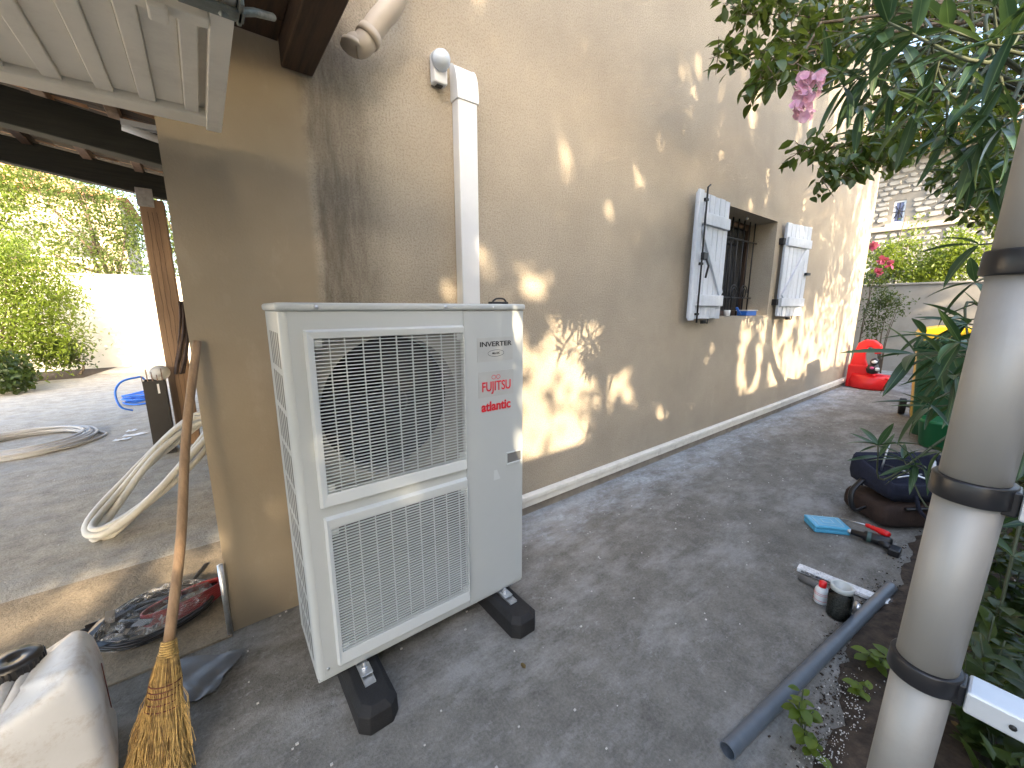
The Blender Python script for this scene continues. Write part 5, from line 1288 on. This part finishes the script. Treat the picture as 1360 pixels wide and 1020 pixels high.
tag(gr_.build('grit', M_peb), 'loose pale grit and crumbs scattered over the concrete', 'grit', kind='stuff')
dl = thing('dead_leaf', 'single dark curled leaf on the concrete right of the air conditioner', 'leaf', tuple(onz(698, 888, .002)))
piece('leaf_blade', meshof(MB().add([(0, 0, .004), (.3, .3, .12), (.25, .8, .1), (0, 1, .05), (-.25, .7, .15), (-.3, .3, .1)], [(0, 1, 2, 3), (0, 3, 4, 5)]), 'leaf_blade', M_dry), dl, Matrix.Translation(onz(698, 888, .002)) @ Matrix.Scale(.03, 4))
# ================================================================== the south side of the passage (behind the camera): unseen wall and trees added to shape the sun patches
def mlit(X, Z):
    """share of the added leaves cut away so sun lands in chosen patches"""
    nzv = np.sin(X*7.3+1.3*np.sin(Z*5))*.5+np.sin(Z*9.1+X*3.7)*.5
    L = np.zeros_like(X)
    def rect(x0, x1, z0, z1, e=.08, a=.94):
        dx = np.minimum(X-x0, x1-X); dz_ = np.minimum(Z-z0, z1-Z); m = np.minimum(dx, dz_)+nzv*e
        return a*(m > 0)
    def st(x0, x1, z0, z1, fx, fz, th, ph=0):      # small broken dapples
        return ((X > x0) & (X < x1) & (Z > z0) & (Z < z1) & (np.sin(X*fx+ph+1.7*np.sin(Z*fz*.4))*np.sin(Z*fz+ph*2+1.3*np.sin(X*fx*.6)) > th))
    for r in (rect(1.2, 2.3, .2, 1.30, .12), rect(2.3, 2.75, .62, .98, .06), rect(3.0, 3.3, .35, .62, .05),
              rect(1.0, 1.1, 1.45, 1.62, .03), rect(1.22, 1.36, 1.42, 1.75, .04), rect(1.55, 1.8, 1.45, 1.6, .05),
              rect(.23, .48, .40, .57, .01, .93), rect(.30, .46, .16, .30, .02, .9), rect(-.10, .05, .34, .54, .02), rect(.18, .34, .42, .57, .03),
              rect(-3.5, -.12, .20, .48, .01), rect(-4.2, -1.9, -4, -1.0, .05), rect(7.2, 9.8, .3, 1.9, .2), rect(8.5, 9.8, .3, 3.2, .15)):  # one opening lets sun onto unseen ground for bounce light
        L = np.maximum(L, r)
    s = st(1.2, 3.2, 1.5, 3.4, 8, 6, .74) | st(3.2, 6.4, 2.3, 3.8, 11, 3, .45, 1) | st(4.6, 7.4, .3, 1.35, 9, 3.2, -.5, 2) | st(6.2, 9.6, .4, 4.2, 12, 3, .0, .5) | st(5.2, 6.4, 1.3, 2.3, 13, 6, .5, 3) | st(2.6, 5, .5, 1.2, 9, 8, .85, 3) | st(-.1, 1.2, .2, 2.0, 14, 12, .93, 2)
    return np.maximum(L, s*.97)
def shade_filter(P):
    k = P[:, 1]/SUN.y; X = P[:, 0]-SUN.x*k; Z = P[:, 2]-SUN.z*k
    keep = RNG.random(len(P)) > mlit(X, Z)
    keep &= ~((X < -.2) & (Z > 3.55)); keep &= Z < 6.0
    return keep
sw = thing('added_shade_wall', 'unseen rendered wall added behind the viewer to cast the low shade edge', 'wall', (2, -4.7, 0))  # added out of view; its top edge and gap shape the sunlight
MB().box((-2.2, -4.8, -.02), (-1.352, -4.6, .25+4.6*SUN.z/-SUN.y)).build('wall_body', M_bwall, sw)
MB().box((-1.35, -4.8, -.02), (14, -4.6, .39+4.6*SUN.z/-SUN.y)).build('wall_body', M_bwall, sw)
MB().box((-12, -4.8, -.02), (-4.4, -4.6, .25+4.6*SUN.z/-SUN.y)).build('wall_body', M_bwall, sw)
def added_shade_tree(x0, x1, base, label, nl):  # unseen leaf slab added as a sun blocker, thinned over the lit patches
    t = thing('added_shade_tree', label, 'tree', base, 0, 'unseen trees added for shade behind the passage')
    P = np.stack([RNG.uniform(x0, x1, nl), RNG.uniform(-9.6, -8.2, nl), RNG.uniform(3.4, 10.3, nl)], 1); P = P[shade_filter(P)]
    b = Vector(base)+Vector((0, -2.4, 0)); tk = MB().tube(curve([b, b+Vector((.1, 0, 2)), b+Vector((0, .1, 5)), b+Vector((.1, 0, 8))]), [.16-.006*k for k in range(25)], 8)
    tk.build('trunk', M_bark, t); leaves('crown', M_tre, P, rdirs(len(P)), .125*(.8+.5*RNG.random(len(P))), .6, t)
DEN = 11500
k0 = -7.5; i = 0
for x0, x1, lab_ in ((-8.5, -4.5, 'westernmost unseen tree added to shade the passage'), (-4.5, -1.5, 'second unseen tree from the carport end, added for its shade'), (-1.5, 1.5, 'unseen tree added straight behind the viewer for its shade'), (1.5, 4.5, 'unseen tree added opposite the air conditioner to dapple the sun'), (4.5, 7.5, 'unseen tree added opposite the shuttered window to dapple the sun'), (7.5, 9.8, 'unseen tree added opposite the far house corner to dapple the sun')):
    added_shade_tree(x0, x1, ((x0+x1)/2, -6.9, 0), lab_, int(DEN*(x1-x0)))
